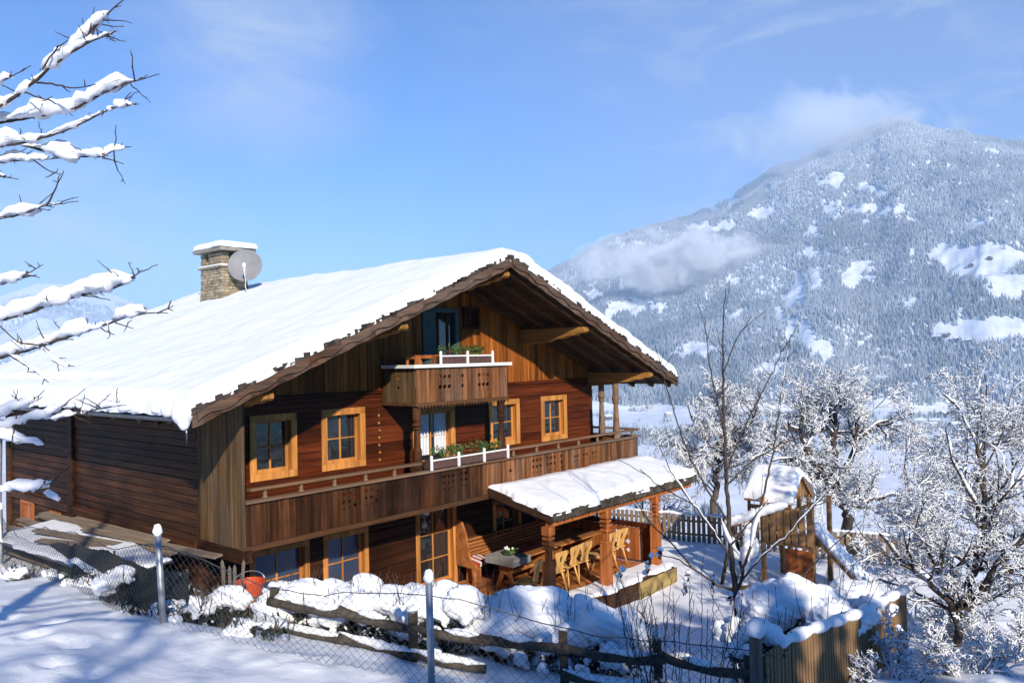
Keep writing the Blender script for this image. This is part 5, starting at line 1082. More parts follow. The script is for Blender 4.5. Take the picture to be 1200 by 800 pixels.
def snow_strips(name, strips, n, mat, parent, off, wid=0.62):
    V, Q, base = [], [], 0; byk = {}; th = np.arange(n) * 2 * math.pi / n
    for P, h in strips: byk.setdefault(len(P), []).append((P, h))
    for k, L in byk.items():
        P = np.array([p for p, _ in L]) - np.array(off); h = np.array([q for _, q in L]); m_ = len(L)
        t = np.gradient(P, axis=1); t /= np.linalg.norm(t, axis=2, keepdims=True) + 1e-9
        a = np.cross(t, (0, 0, 1.0)); a /= np.linalg.norm(a, axis=2, keepdims=True) + 1e-9; c = np.cross(a, t); w_ = np.minimum(h * wid, 0.03 + h * 0.4)
        jit = 1 + 0.22 * fbm(np.arange(k)[None, :, None] * 0.5 + np.arange(m_)[:, None, None] * 7.7, np.arange(n)[None, None, :] * 0.9 + np.zeros((m_, k, 1)), 2, 3)
        v = P[:, :, None] + (np.cos(th)[None, None, :, None] * (a * w_[:, :, None])[:, :, None] + np.sin(th)[None, None, :, None] * (c * (h * 0.55)[:, :, None])[:, :, None]) * jit[..., None]
        i = (np.arange(m_)[:, None, None] * k + np.arange(k - 1)[None, :, None]) * n; j = np.arange(n)[None, None, :]; j2 = (j + 1) % n
        Q.append(np.stack([i + j, i + j2, i + n + j2, i + n + j], -1).reshape(-1, 4) + base); V.append(v.reshape(-1, 3)); base += m_ * k * n
    return quick_mesh(name, np.concatenate(V), np.concatenate(Q), mat, parent)
def buds(P, r_, g, n, L):
    out = []
    for _ in range(n):
        i = g.integers(1, len(P) - 1); d = g.normal(size=3); d[2] += 0.4; d /= np.linalg.norm(d); l = L * g.uniform(0.5, 1.3); q_ = P[i]
        out.append((np.array([q_, q_ + d * l * 0.5 + g.normal(size=3) * l * 0.08, q_ + d * l]), np.array([r_ * 0.7, r_ * 0.55, r_ * 0.35])))
    return out
# the tree whose branch ends reach in from the left
g = np.random.default_rng(44)
BR = [  # pixel path, near and far depth, thickness, snow height
    ([(-60, 165), (15, 115), (41, 96), (57, 80), (82, 62), (107, 37), (125, 17), (145, 0), (152, -8)], 4.5, 4.2, 0.014, 0.10), ([(82, 62), (96, 54), (110, 47), (124, 42), (137, 36)], 4.3, 4.25, 0.008, 0.075),
    ([(-60, 128), (-10, 102), (14, 90), (36, 77)], 4.3, 4.2, 0.008, 0.09), ([(43, 97), (70, 100), (88, 104), (112, 99)], 4.35, 4.2, 0.006, 0.0), ([(30, 108), (45, 115), (60, 118)], 4.4, 4.3, 0.005, 0.0), ([(50, 82), (56, 68), (68, 55), (80, 47)], 4.35, 4.3, 0.005, 0.0),
    ([(-80, 158), (0, 143), (45, 136), (85, 129), (110, 115), (140, 100), (165, 93), (187, 87)], 4.6, 4.3, 0.013, 0.115), ([(-20, 175), (25, 168), (65, 158), (97, 144), (118, 134), (132, 127), (145, 118), (154, 108)], 4.5, 4.35, 0.010, 0.10), ([(132, 127), (148, 123), (163, 122)], 4.36, 4.3, 0.005, 0.05),
    ([(-80, 150), (0, 162), (35, 172), (80, 184), (120, 184), (145, 192)], 4.7, 4.4, 0.013, 0.125), ([(120, 184), (130, 178), (140, 173), (154, 172)], 4.4, 4.38, 0.006, 0.06), ([(-60, 195), (0, 190), (40, 187), (60, 186), (78, 185)], 4.6, 4.5, 0.008, 0.07), ([(40, 188), (52, 197), (60, 203), (70, 204)], 4.5, 4.45, 0.005, 0.0), ([(-60, 196), (0, 206), (22, 210)], 4.5, 4.4, 0.008, 0.07),
    ([(-70, 270), (0, 256), (24, 252), (40, 246), (54, 241), (75, 238), (92, 236)], 4.6, 4.4, 0.009, 0.085), ([(54, 241), (62, 228), (68, 214), (75, 200)], 4.45, 4.4, 0.006, 0.0),
    ([(-60, 352), (0, 334), (22, 327), (37, 318), (50, 310)], 4.6, 4.4, 0.009, 0.085), ([(25, 326), (36, 323), (43, 322)], 4.5, 4.5, 0.005, 0.04),
    ([(-80, 398), (-30, 384), (0, 374), (33, 366), (58, 357), (87, 347), (123, 341), (140, 335), (148, 330), (158, 322), (167, 318), (185, 310)], 4.7, 4.4, 0.014, 0.125),
    ([(-80, 440), (-20, 425), (3, 418), (43, 407), (75, 396), (110, 385), (143, 373), (167, 368), (185, 366), (197, 367)], 4.8, 4.4, 0.014, 0.125), ([(185, 367), (193, 363), (203, 358)], 4.45, 4.4, 0.005, 0.0), ([(50, 407), (62, 420), (73, 429), (87, 429)], 4.55, 4.5, 0.005, 0.035), ([(13, 417), (28, 426), (40, 433), (57, 448)], 4.6, 4.5, 0.006, 0.04),
    ([(0, 382), (14, 396), (27, 404), (40, 404)], 4.6, 4.55, 0.004, 0.0), ([(118, 384), (127, 390), (134, 392)], 4.5, 4.45, 0.004, 0.0), ([(135, 378), (147, 381), (156, 385)], 4.45, 4.4, 0.004, 0.0),
    ([(-60, 505), (0, 487), (25, 478), (40, 468), (52, 457)], 4.9, 4.7, 0.009, 0.085), ([(-60, 515), (17, 497), (45, 490), (60, 485), (83, 468), (100, 455)], 4.9, 4.7, 0.010, 0.095), ([(48, 493), (75, 489), (100, 482), (125, 478), (148, 474)], 4.85, 4.7, 0.008, 0.08), ([(-50, 500), (0, 512), (22, 516), (40, 520), (70, 520)], 4.9, 4.8, 0.008, 0.09), ([(60, 520), (72, 526), (80, 529)], 4.8, 4.75, 0.004, 0.0),
    ([(-60, 568), (0, 574), (44, 575), (56, 568), (68, 561), (79, 555)], 5.2, 5.0, 0.010, 0.085), ([(45, 574), (52, 566), (56, 557)], 5.05, 5.0, 0.004, 0.0), ([(50, 577), (62, 582), (75, 588)], 5.05, 5.0, 0.004, 0.05)]
root_xy = at(-330, 420, 4.6); base = np.array([root_xy[0], root_xy[1], gz(root_xy[0], root_xy[1])])
lt = thing('fruit_tree', 'bare tree whose snow laden branch ends reach in along the left edge of the picture', 'tree', tuple(base))
wood_g, twig_g, strips = [], [], []
trunk = resample([base + (0, 0, -0.3), base + (0.03, 0.02, 1.5), base + (-0.05, 0.03, 3.2), base + (0.05, -0.02, 5.6)], 0.3)
for path, d0, d1, r_, sn in BR:
    n = len(path); P = np.array([at(x, y, d0 + (d1 - d0) * i / (n - 1)) for i, (x, y) in enumerate(path)])
    if path[0][0] < -15:
        z = min(P[0][2] - 0.35, base[2] + 5.2); zb = max(base[2] + 0.9, z); P = np.vstack([[base[0], base[1], zb], (np.array([base[0], base[1], zb]) + P[0]) / 2 + (0, 0, 0.05), P])
    Pr = resample(P, 0.035, g, 0.0018); k = len(Pr); rad = np.linspace(r_ * (2.0 if path[0][0] < -15 else 1.0), 0.0022, k) if path[0][0] >= -15 else np.concatenate([np.linspace(r_ * 2.2, r_, k // 2), np.linspace(r_, 0.0022, k - k // 2)])
    wood_g.append((Pr, rad)); twig_g += buds(Pr[len(Pr) // 3:], 0.005, g, max(3, int(k * 0.20)), 0.045)
    if r_ > 0.007: 
        for _ in range(9):
            i = g.integers(k // 3, k - 2); d = np.array([g.normal() * 0.6, g.normal() * 0.6, g.uniform(-0.3, 1)]); d /= np.linalg.norm(d); L = g.uniform(0.06, 0.22); q_ = Pr[i] + np.outer(np.linspace(0, 1, 6), d * L) + g.normal(size=(6, 3)) * 0.003; twig_g.append((q_, np.linspace(0.004, 0.0018, 6))); twig_g += buds(q_, 0.003, g, 3, 0.02)
    if sn > 0:
        k0 = int(k * 0.30) if path[0][0] < -15 else 0
        Q, h = snow_on(Pr[k0:int(k * 0.95)], r_ * 0.7, sn * 0.74, g, cover=0.85); strips.append((Q, h))
        for _ in range(max(1, len(Q) // 9)):                      # lumps breaking the strip
            i = g.integers(1, len(Q) - 1); a_ = max(0, i - 2); c_ = min(len(Q), i + 4)
            if c_ - a_ >= 4: L = Q[a_:c_] + g.normal(size=3) * h[i] * 0.18; e = np.linspace(0, math.pi, c_ - a_); strips.append((L, np.maximum(h[i] * g.uniform(0.6, 1.1) * np.sin(e) ** 0.6, 0.001)))
polys_mesh('trunk', [(trunk, np.linspace(0.17, 0.06, len(trunk)))], 12, M_BARK, lt, base)
polys_mesh('branch', wood_g, 7, M_TWIG, lt, base); polys_mesh('twig', twig_g, 4, M_TWIG, lt, base)
o = snow_strips('snow', strips, 12, M_SNOW, lt, base); lumps(o, 0.022, 22.0, 5); lumps(o, 0.010, 60.0, 6)

# generated trees
def grow(g, base, dirv, L, r0, lev, P):
    out = []
    def rec(p, d, L, r_, lv):
        n = P['n'][lv]; pts = [p]; dd = np.array(d, float)
        for i in range(n):
            dd = dd + g.normal(size=3) * P['wig'][lv] + np.array([0, 0, P['up'][lv]]) / n; dd /= np.linalg.norm(dd); pts.append(pts[-1] + dd * L / n)
        pts = np.array(pts); r1 = r_ * P['taper'][lv]; out.append((lv, pts, np.linspace(r_, r1, n + 1)))
        if lv + 1 >= P['levels']: return
        c = P['kids'][lv]; c = int(c * g.uniform(0.8, 1.25) + 0.5)
        for j in range(c):
            t = P['start'][lv] + (1 - P['start'][lv]) * (j + g.uniform(0, 1)) / c; i = min(int(t * n), n - 1); q_ = pts[i] + (pts[i + 1] - pts[i]) * (t * n - i)
            ax = pts[i + 1] - pts[i]; ax /= np.linalg.norm(ax); s = g.normal(size=3); s -= ax * (s @ ax); s /= np.linalg.norm(s); ang = R(g.uniform(*P['ang'][lv]))
            nd = ax * math.cos(ang) + s * math.sin(ang); nd[2] += P['lift'][lv]; nd /= np.linalg.norm(nd)
            rec(q_, nd, L * P['len'][lv] * g.uniform(0.65, 1.2) * (1 - 0.35 * t), max(0.0035, min(r_ * (1 - t * (1 - P['taper'][lv])) * 0.62, r_ * 0.6)), lv + 1)
    rec(np.array(base, float), np.array(dirv, float), L, r0, 0); return out
def tree(name, label, loc, seeds, L, r0, P, snow=0.03, twsnow=0.016, group=None, leans=((0, 0, 1),), bark=None, cat='tree', minr=0.004):
    g = np.random.default_rng(seeds); t = thing(name, label, cat, tuple(loc), 0, group); segs = []
    for ln in leans: segs += grow(g, np.array(loc) + np.array([0, 0, -0.3]), np.array(ln, float) / np.linalg.norm(ln), L * g.uniform(0.9, 1.1), r0, 0, P)
    big = [(p, r_) for lv, p, r_ in segs if lv <= 1]; tw = [(p, np.maximum(r_, minr)) for lv, p, r_ in segs if lv >= 2]
    polys_mesh('trunk', [(p, r_) for lv, p, r_ in segs if lv <= 1], 8, bark or M_BARK, t, loc)
    if tw: polys_mesh('twigs', tw, 4, M_TWIG, t, loc)
    st = []
    for lv, p, r_ in segs:
        if lv == 0 and len(leans) == 1 and P.get('bare_trunk', True): continue
        if twsnow <= 0 and lv >= 2: continue
        if lv <= 1: p = resample(p, 0.10)
        if len(p) < 4: p = resample(p, np.linalg.norm(p[-1] - p[0]) / 4)
        Q, h = snow_on(p, r_[0] * 0.8, (snow if lv <= 1 else twsnow * (1.25 if lv == 2 else 0.85)), g, cover=1.1 if lv < 2 else 1.5); st.append((Q, h))
    if st: snow_strips('snow', st, 5 if twsnow > 0 else 7, M_SNOW, t, loc, wid=1.0)
    return t
APPLE = dict(levels=5, n=[6, 7, 6, 5, 4], wig=[0.10, 0.17, 0.22, 0.26, 0.3], up=[0, 0.25, 0.1, -0.05, -0.1], taper=[0.6, 0.35, 0.4, 0.4, 0.5], kids=[7, 7, 6, 5], start=[0.42, 0.25, 0.15, 0.1], ang=[(35, 70), (30, 70), (30, 75), (30, 80)], len=[0.95, 0.55, 0.58, 0.55], lift=[0.25, 0.1, 0.0, -0.05])
BIRCH = dict(levels=5, n=[8, 7, 6, 6, 4], wig=[0.05, 0.12, 0.14, 0.16, 0.2], up=[0, -0.2, -0.9, -1.0, -0.5], taper=[0.3, 0.35, 0.4, 0.4, 0.5], kids=[10, 7, 6, 4], start=[0.40, 0.25, 0.15, 0.1], ang=[(30, 60), (30, 60), (25, 60), (25, 60)], len=[0.50, 0.55, 0.65, 0.6], lift=[0.2, 0.1, -0.1, -0.2])
HAZEL = dict(levels=5, n=[8, 7, 6, 5, 4], wig=[0.09, 0.14, 0.18, 0.24, 0.3], up=[0.05, 0.3, 0.1, 0.0, -0.1], taper=[0.35, 0.35, 0.4, 0.4, 0.5], kids=[7, 7, 6, 4], start=[0.25, 0.2, 0.15, 0.1], ang=[(25, 55), (30, 65), (30, 75), (30, 80)], len=[0.62, 0.55, 0.58, 0.55], lift=[0.15, 0.05, 0.0, -0.05])
def base_at(x, d, y=600):
    p = at(x, y, d); return np.array([p[0], p[1], gz(p[0], p[1])])
def tree_to(x, ytop, d): b = base_at(x, d); return b, at(x, ytop, d)[2] - b[2]
def limb_tree(name, label, px_base, d, limbs, P, seed, snow, twsnow, minr, bark=None, lv0=1, dens=1.0):
    """a tree whose main limbs follow given paths; the finer growth is generated"""
    g = np.random.default_rng(seed); b_ = base_at(px_base, d); t = thing(name, label, 'tree', tuple(b_)); segs = []
    for path, d0, d1, ra, rb in limbs:
        n = len(path); L = np.array([at(x, y, d0 + (d1 - d0) * i / (n - 1)) for i, (x, y) in enumerate(path)])
        if path[0] == 'b': pass
        Q = resample(L, 0.22, g, 0.02 * ra / 0.05); k = len(Q); rad = np.linspace(ra, rb, k); segs.append((0, Q, rad)); S_ = arclen(Q); c = int(P['lim'] * S_[-1] * dens + 0.5)
        for j in range(c):
            i = int(g.uniform(0.12 if ra < 0.09 else 0.40, 1.0) * (k - 2)); ax = Q[i + 1] - Q[i]; ax /= np.linalg.norm(ax); s = g.normal(size=3); s -= ax * (s @ ax); s /= np.linalg.norm(s); ang = R(g.uniform(35, 80)); nd = ax * math.cos(ang) + s * math.sin(ang); nd[2] += 0.12; nd /= np.linalg.norm(nd)
            sub = grow(g, Q[i], nd, P['L1'] * g.uniform(0.6, 1.25), min(rad[i] * 0.6, 0.03), 0, dict(levels=P['levels'] - 1, **{q: P[q][1:] for q in ('n', 'wig', 'up', 'taper', 'kids', 'start', 'ang', 'len', 'lift')})); segs += [(lv + 1, p, r_) for lv, p, r_ in sub]
    polys_mesh('trunk', [(p, r_) for lv, p, r_ in segs if lv <= 1], 8, bark or M_BARK, t, b_); polys_mesh('twigs', [(p, np.maximum(r_, minr)) for lv, p, r_ in segs if lv >= 2], 4, M_TWIG, t, b_); st = []
    for lv, p, r_ in segs:
        if lv <= 1: p = resample(p, 0.10)
        if len(p) < 4: p = resample(p, np.linalg.norm(p[-1] - p[0]) / 4)
        st.append(snow_on(p, r_[0] * 0.8, snow if lv == 0 else twsnow * (1.7 if lv == 1 else 1.25 if lv == 2 else 0.85), g, cover=1.1 if lv < 2 else 1.5))
    snow_strips('snow', st, 5, M_SNOW, t, b_, wid=1.0); return t
APPLE.update(lim=3.4, L1=1.45); BIRCH.update(lim=3.0, L1=1.55); HAZEL.update(lim=2.2, L1=1.35)
limb_tree('birch_tree', 'frosted birch with drooping white twigs behind the picket fence, nearest the porch roof', 838, 27.0, [([(834, 660), (835, 600), (841, 570), (844, 545), (841, 525), (850, 500), (846, 470), (852, 448)], 27, 27, 0.16, 0.03), ([(843, 545), (870, 510), (888, 480), (890, 458)], 27, 26, 0.06, 0.02), ([(841, 530), (815, 500), (806, 475)], 27, 26.5, 0.05, 0.02), ([(846, 500), (866, 470), (872, 450)], 27, 28, 0.04, 0.02), ([(842, 555), (805, 530), (790, 520)], 27, 27.5, 0.04, 0.02), ([(843, 550), (880, 540), (905, 530)], 27, 27.5, 0.04, 0.02)], BIRCH, 3, 0.06, 0.022, 0.0042, M_BARKL)
limb_tree('apple_tree', 'old snowy apple tree with dark crooked limbs above the play tower slide', 996, 25.0, [([(998, 660), (996, 619), (993, 604), (984, 590), (977, 575), (971, 562), (957, 546), (943, 528), (938, 510), (925, 495)], 25, 24.6, 0.20, 0.05), ([(973, 562), (980, 540), (981, 513), (978, 493), (986, 473), (977, 450)], 25, 25.2, 0.13, 0.03), ([(976, 560), (998, 537), (1003, 518), (1012, 506), (1030, 500), (1046, 488)], 25, 25.5, 0.12, 0.03), ([(990, 598), (1015, 588), (1040, 580), (1062, 582)], 25, 24.4, 0.08, 0.03), ([(957, 546), (930, 535), (905, 540)], 24.8, 24.2, 0.06, 0.02), ([(981, 513), (960, 490), (950, 468)], 25, 25.6, 0.06, 0.02), ([(1003, 518), (1008, 490), (1010, 470)], 25, 24.6, 0.05, 0.02), ([(943, 528), (955, 505), (950, 490)], 24.8, 25.5, 0.05, 0.02), ([(985, 592), (960, 580), (940, 585)], 25, 25.8, 0.06, 0.02)], APPLE, 8, 0.10, 0.026, 0.0042)
limb_tree('hazel_tree', 'large frosted multi-stemmed tree in the lower right, forking just above the snow', 1124, 14.5, [([(1125, 765), (1123, 744), (1122, 724), (1108, 700), (1096, 687), (1071, 669), (1046, 646), (1030, 625)], 14.5, 13.8, 0.085, 0.015), ([(1123, 724), (1137, 679), (1147, 649), (1152, 619), (1152, 574), (1147, 528), (1137, 498), (1119, 473), (1105, 462)], 14.5, 14.8, 0.075, 0.012), ([(1152, 580), (1154, 523), (1157, 473), (1154, 438)], 14.7, 15.0, 0.035, 0.010), ([(1115, 706), (1091, 649), (1071, 609), (1061, 560), (1066, 520)], 14.4, 15.0, 0.045, 0.012), ([(1123, 722), (1157, 684), (1177, 669), (1205, 664), (1240, 655)], 14.5, 13.6, 0.07, 0.03), ([(1150, 690), (1168, 655), (1190, 635), (1225, 610)], 14.2, 13.4, 0.055, 0.03), ([(1147, 649), (1175, 600), (1190, 560), (1186, 520), (1180, 480)], 14.6, 15.2, 0.04, 0.010), ([(1150, 600), (1125, 560), (1112, 530), (1108, 500)], 14.6, 14.0, 0.03, 0.010), ([(1100, 670), (1110, 630), (1120, 600)], 14.2, 13.5, 0.03, 0.010), ([(1071, 669), (1062, 640), (1058, 615)], 14.0, 13.6, 0.025, 0.010), ([(1185, 580), (1205, 540), (1210, 500)], 14.9, 15.4, 0.03, 0.010)], HAZEL, 21, 0.125, 0.017, 0.0035)
b_, H = tree_to(1075, 505, 34.0); tree('apple_tree', 'hazy frosted tree on the slope between the apple tree and the right edge', b_, 11, H * 0.50, 0.14, APPLE, 0.05, 0.028, minr=0.0045)
b_, H = tree_to(920, 475, 33.0); tree('apple_tree', 'frosted tree behind the play tower roof, between birch and apple tree', b_, 12, H * 0.50, 0.14, APPLE, 0.05, 0.028, minr=0.0045)
b_, H = tree_to(770, 520, 36.0); tree('apple_tree', 'small frosted tree beyond the porch roof corner on the left of the birch', b_, 14, H * 0.5, 0.12, APPLE, 0.05, 0.026, minr=0.007)
b_, H = tree_to(1190, 510, 20.0); tree('hazel_tree', 'dense frosted thicket tree behind the lower right trees', b_, 27, H * 0.75, 0.08, HAZEL, 0.06, 0.028, leans=((-0.2, 0.25, 1), (0.3, -0.3, 1)), minr=0.006)
b_, H = tree_to(1105, 560, 19.0); tree('hazel_tree', 'frosted thicket tree just beyond the end of the picket fence', b_, 29, H * 0.72, 0.07, HAZEL, 0.06, 0.028, leans=((-0.3, 0.2, 1), (0.3, -0.3, 1)), minr=0.006)
# young tree in front of the play tower
yt_b = base_at(868, 13.0); yt = thing('young_tree', 'slender leafless young tree with long thin branches in front of the play tower', 'tree', tuple(yt_b)); g = np.random.default_rng(90)
YB = [([(870, 815), (866, 760), (862, 700), (856, 640), (851, 560), (848, 480), (847, 400), (850, 338)], 13.0, 12.9, 0.062, 0.0), ([(863, 700), (876, 650), (892, 590), (906, 530), (914, 470), (922, 420), (926, 395)], 13.0, 13.6, 0.027, 0.06), ([(862, 692), (838, 684), (810, 664), (788, 652), (772, 650)], 13.0, 12.2, 0.022, 0.0), ([(857, 655), (838, 625), (812, 590), (790, 560), (772, 520)], 12.95, 12.4, 0.019, 0.05), ([(853, 610), (826, 570), (806, 530), (792, 490), (778, 440), (768, 405)], 12.9, 12.5, 0.018, 0.0),
      ([(866, 714), (900, 702), (935, 680), (975, 640), (1010, 610)], 13.0, 12.4, 0.020, 0.0), ([(861, 690), (890, 655), (925, 625), (955, 590), (985, 560)], 13.0, 12.2, 0.020, 0.045), ([(850, 555), (872, 500), (898, 450), (915, 415), (935, 380)], 12.9, 12.4, 0.015, 0.0), ([(848, 500), (836, 450), (828, 400), (826, 372)], 12.9, 13.2, 0.016, 0.0), ([(850, 570), (880, 540), (915, 520), (950, 508)], 12.9, 13.3, 0.018, 0.0), ([(855, 640), (880, 610), (900, 585)], 12.9, 12.4, 0.018, 0.0), ([(847, 440), (862, 400), (880, 370)], 12.9, 12.7, 0.012, 0.0), ([(812, 590), (780, 575), (750, 550)], 12.4, 12.2, 0.012, 0.0), ([(810, 664), (790, 640), (760, 610), (742, 580)], 12.3, 12.0, 0.014, 0.0)]
wg, tg, st = [], [], []
for path, d0, d1, r_, sn in YB:
    n = len(path); P = resample(np.array([at(x, y, d0 + (d1 - d0) * i / (n - 1)) for i, (x, y) in enumerate(path)]), 0.10, g, 0.008); k = len(P); wg.append((P, np.linspace(r_, 0.006, k)))
    for _ in range(int(k * 0.13)):
        i = g.integers(k // 4, k - 1); d = (P[min(i + 1, k - 1)] - P[i - 1]); d /= np.linalg.norm(d); d = d + g.normal(size=3) * 0.5 + (0, 0, 0.25); d /= np.linalg.norm(d); q_ = P[i] + np.outer(np.linspace(0, 1, 7), d * g.uniform(0.2, 0.8)) + np.cumsum(g.normal(size=(7, 3)) * 0.008, 0); q_[0] = P[i]; tg.append((q_, np.linspace(0.006, 0.0035, 7)))
    tg += buds(P, 0.006, g, k // 4, 0.04)
    if sn: st.append(snow_on(P[2:-2], r_, sn, g, cover=1.2))
for a, c in (((846, 610), (866, 650)), ((880, 640), (893, 592)), ((864, 718), (880, 690))): P = resample([at(*a, 12.95), at((a[0] + c[0]) / 2 - 3, (a[1] + c[1]) / 2, 12.95), at(*c, 12.95)], 0.06); st.append((P, 0.085 * np.sin(np.linspace(0.2, math.pi - 0.2, len(P)))))
polys_mesh('trunk', wg, 9, M_BARK, yt, yt_b); polys_mesh('twigs', tg, 4, M_TWIG, yt, yt_b); snow_strips('snow', st, 8, M_SNOW, yt, yt_b, wid=0.8)

# snow laden bushes
def bush(px, py, d, w_, h, label, seed, name='snowy_bush', leaf=1.0, group=None, stems=0, thick=1.0):
    g = np.random.default_rng(seed); c = at(px, py, d); z0 = surf_z(c[0], c[1]); t = thing(name, label, 'bush', (c[0], c[1], z0), 0, group); W = w_ / 920 * d / 2; T = at(px, py - h / 2, d)[2] - z0; u = np.array([cR[0], cR[1], 0]); f_ = np.array([cF[0], cF[1], 0])
    V, F = [], []; b = MB(); n = max(5, int(w_ / 9)); hh = h / 920 * d
    cores = []
    for k in range(n):
        s = g.uniform(-1, 1); dep = g.uniform(-0.5, 0.5); r_ = hh * g.uniform(0.26, 0.42) * thick; top = T - r_ * 0.85 - abs(s) ** 2.2 * hh * 0.35 - g.uniform(0, 0.22) * hh
        p = u * s * W * 0.86 + f_ * dep * W * 0.7; cores.append((p, r_, top)); b.ball(p + (0, 0, top), (r_ * g.uniform(1.05, 1.5), r_ * g.uniform(1.0, 1.35), r_ * g.uniform(0.7, 0.95)), 12, 8)
        for _ in range(3): q_ = p + u * g.normal() * r_ * 0.8 + f_ * g.normal() * r_ * 0.8; b.ball(q_ + (0, 0, top - g.uniform(0.1, 0.5) * r_), r_ * g.uniform(0.35, 0.6), 10, 7)
        leaves(V, F, p + (0, 0, top - r_ * 1.0), (r_ * 1.25, r_ * 1.2, r_ * 0.8), int(130 * leaf), 0.04, g); 
        for zz in np.arange(0.1, max(0.12, top - r_ * 1.1), 0.22): leaves(V, F, p * 0.92 + (0, 0, zz), (r_ * 1.0, r_ * 1.0, 0.18), int(70 * leaf), 0.04, g)
        for _ in range(int(5 * leaf)):                            # small clots of snow among the leaves
            q_ = p + np.array([g.normal() * r_ * 0.9, g.normal() * r_ * 0.9, 0]); zz = g.uniform(0.1, max(0.2, top - r_ * 0.5)); b.ball(q_ + (0, 0, zz), r_ * g.uniform(0.12, 0.26), 8, 6)
    o = b.build('snow', M_SNOW, t); voxel_smooth(o, 0.026 if d < 13 else 0.04, 4, 0.5); lumps(o, 0.07, 3.2, seed); lumps(o, 0.035, 9.0, seed + 1); lumps(o, 0.014, 24.0, seed + 2)
    quick_mesh('foliage', np.array(V), np.array(F), M_LEAF, t, smooth=False)
    st = []
    for _ in range(16 + int(w_ / 7) + stems):
        p = u * g.uniform(-1, 1) * W + f_ * g.uniform(-.5, .5) * W * 0.6; dv = np.array([g.normal() * 0.25, g.normal() * 0.25, 1]); L = T * g.uniform(0.8, 1.16); q_ = p + np.outer(np.linspace(0, 1, 7), dv * L) + np.cumsum(g.normal(size=(7, 3)) * 0.012, 0); st.append((q_, np.linspace(0.008, 0.004, 7)))
    polys_mesh('stems', st, 4, M_TWIG, t, (0, 0, 0))
    return t
GB = 'snow covered hedge bushes behind the rail fence'
bush(352, 700, 10.7, 92, 52, 'snow covered bush at the left end of the hedge, beside the paling fence', 31, group=GB)
bush(432, 702, 10.6, 100, 52, 'broad snow covered bush under the second ground floor window', 32, group=GB)
bush(520, 708, 10.5, 112, 58, 'snow covered bush below the terrace door, behind the middle steel post', 33, group=GB)
bush(607, 722, 10.6, 110, 66, 'large snow mound bush in front of the nearest porch post', 34, group=GB, leaf=1.0, thick=1.1)
bush(690, 730, 10.6, 110, 62, 'snow mound bush right of the nearest porch post, before the terrace step', 35, group=GB, leaf=1.0, thick=1.1)
bush(930, 712, 12.3, 116, 78, 'biggest snow heaped bush behind the young tree on the right', 36, leaf=1.6, thick=0.85)
bush(885, 745, 9.8, 62, 36, 'low snow heaped bush at the foot of the young tree', 37, leaf=0.5)
bush(1000, 702, 13.4, 72, 56, 'leafy snowy bush leaning over the board fence', 38, leaf=1.5)
bush(135, 676, 11.0, 26, 34, 'small round snow clump on a stump by the chain link fence', 40, leaf=0.15, name='snowy_stump')
g = np.random.default_rng(9)
for i, (x, y, d, w_, h) in enumerate([(175, 722, 9.9, 60, 24), (40, 668, 13.0, 60, 18), (95, 685, 12.0, 50, 20), (215, 712, 10.3, 70, 30), (262, 705, 10.6, 50, 34), (300, 735, 9.6, 80, 26)]):
    bush(x, y, d, w_, h, ['snow crusted plant at the foot of the left steel post', 'low snow crusted plant at the far left foot of the chain link fence', 'low snow crusted plant left of the snowy stump', 'low snow crusted plant right of the left steel post', 'snow crusted plant in front of the paling fence', 'snow crusted plant below the left end of the rail fence'][i], 50 + i, name='snowy_plant', leaf=0.3)
for i, (x, y, d, w_, h, l) in enumerate([(1045, 770, 11.5, 110, 50, 'frosted low shrub beyond the end of the board fence'), (1130, 765, 12.0, 120, 46, 'frosted low shrub with brown twigs under the big hazel'), (1190, 720, 13.5, 90, 60, 'frosted shrub with brown leaves at the lower right edge'), (1090, 715, 15.5, 80, 50, 'frosted shrub behind the forked hazel trunk')]):
    b_ = np.array(at(x, y, d)); b_[2] = surf_z(b_[0], b_[1]) if b_[0] < 39 else gz(b_[0], b_[1])
    tree('frosted_shrub', l, b_, 70 + i, h / 920 * d * 0.9 + 0.25, 0.02, dict(HAZEL, levels=4, n=[6, 5, 5, 4], kids=[6, 6, 5]), 0.04, 0.024, leans=tuple((g.normal() * 0.7, g.normal() * 0.7, 0.7) for _ in range(9)), cat='shrub', minr=0.004)
    g = np.random.default_rng(500 + i)
# bare flower stems behind the right end of the rail fence
ds_b = np.array(at(800, 800, 9.0)); ds_b[2] = surf_z(ds_b[0], ds_b[1]); ds = thing('bare_shrub', 'thin bare shrub with dried seed heads standing behind the right part of the rail fence', 'shrub', tuple(ds_b)); g = np.random.default_rng(61); wg, hd = [], []
for k in range(30):
    x0 = g.uniform(745, 862); x1 = x0 + g.normal() * 16 + (x0 - 800) * 0.35; y1 = g.uniform(655, 735); d = g.uniform(8.7, 9.4)
    P = resample([at(x0, 812, d), at(x0 + (x1 - x0) * 0.4, 770, d), at(x1, y1, d)], 0.06, g, 0.006); n = len(P); wg.append((P, np.linspace(0.0065, 0.003, n)))
    for _ in range(5):
        i = g.integers(n // 3, n - 1); dv = np.array([g.normal() * 0.6, g.normal() * 0.6, 1.0]); L = g.uniform(0.08, 0.3); q_ = P[i] + np.outer(np.linspace(0, 1, 5), dv / np.linalg.norm(dv) * L) + np.cumsum(g.normal(size=(5, 3)) * 0.006, 0); wg.append((q_, np.linspace(0.0035, 0.002, 5)))
polys_mesh('stems', wg, 5, M_TWIG, ds, ds_b)
V, F = [], []; b = MB()
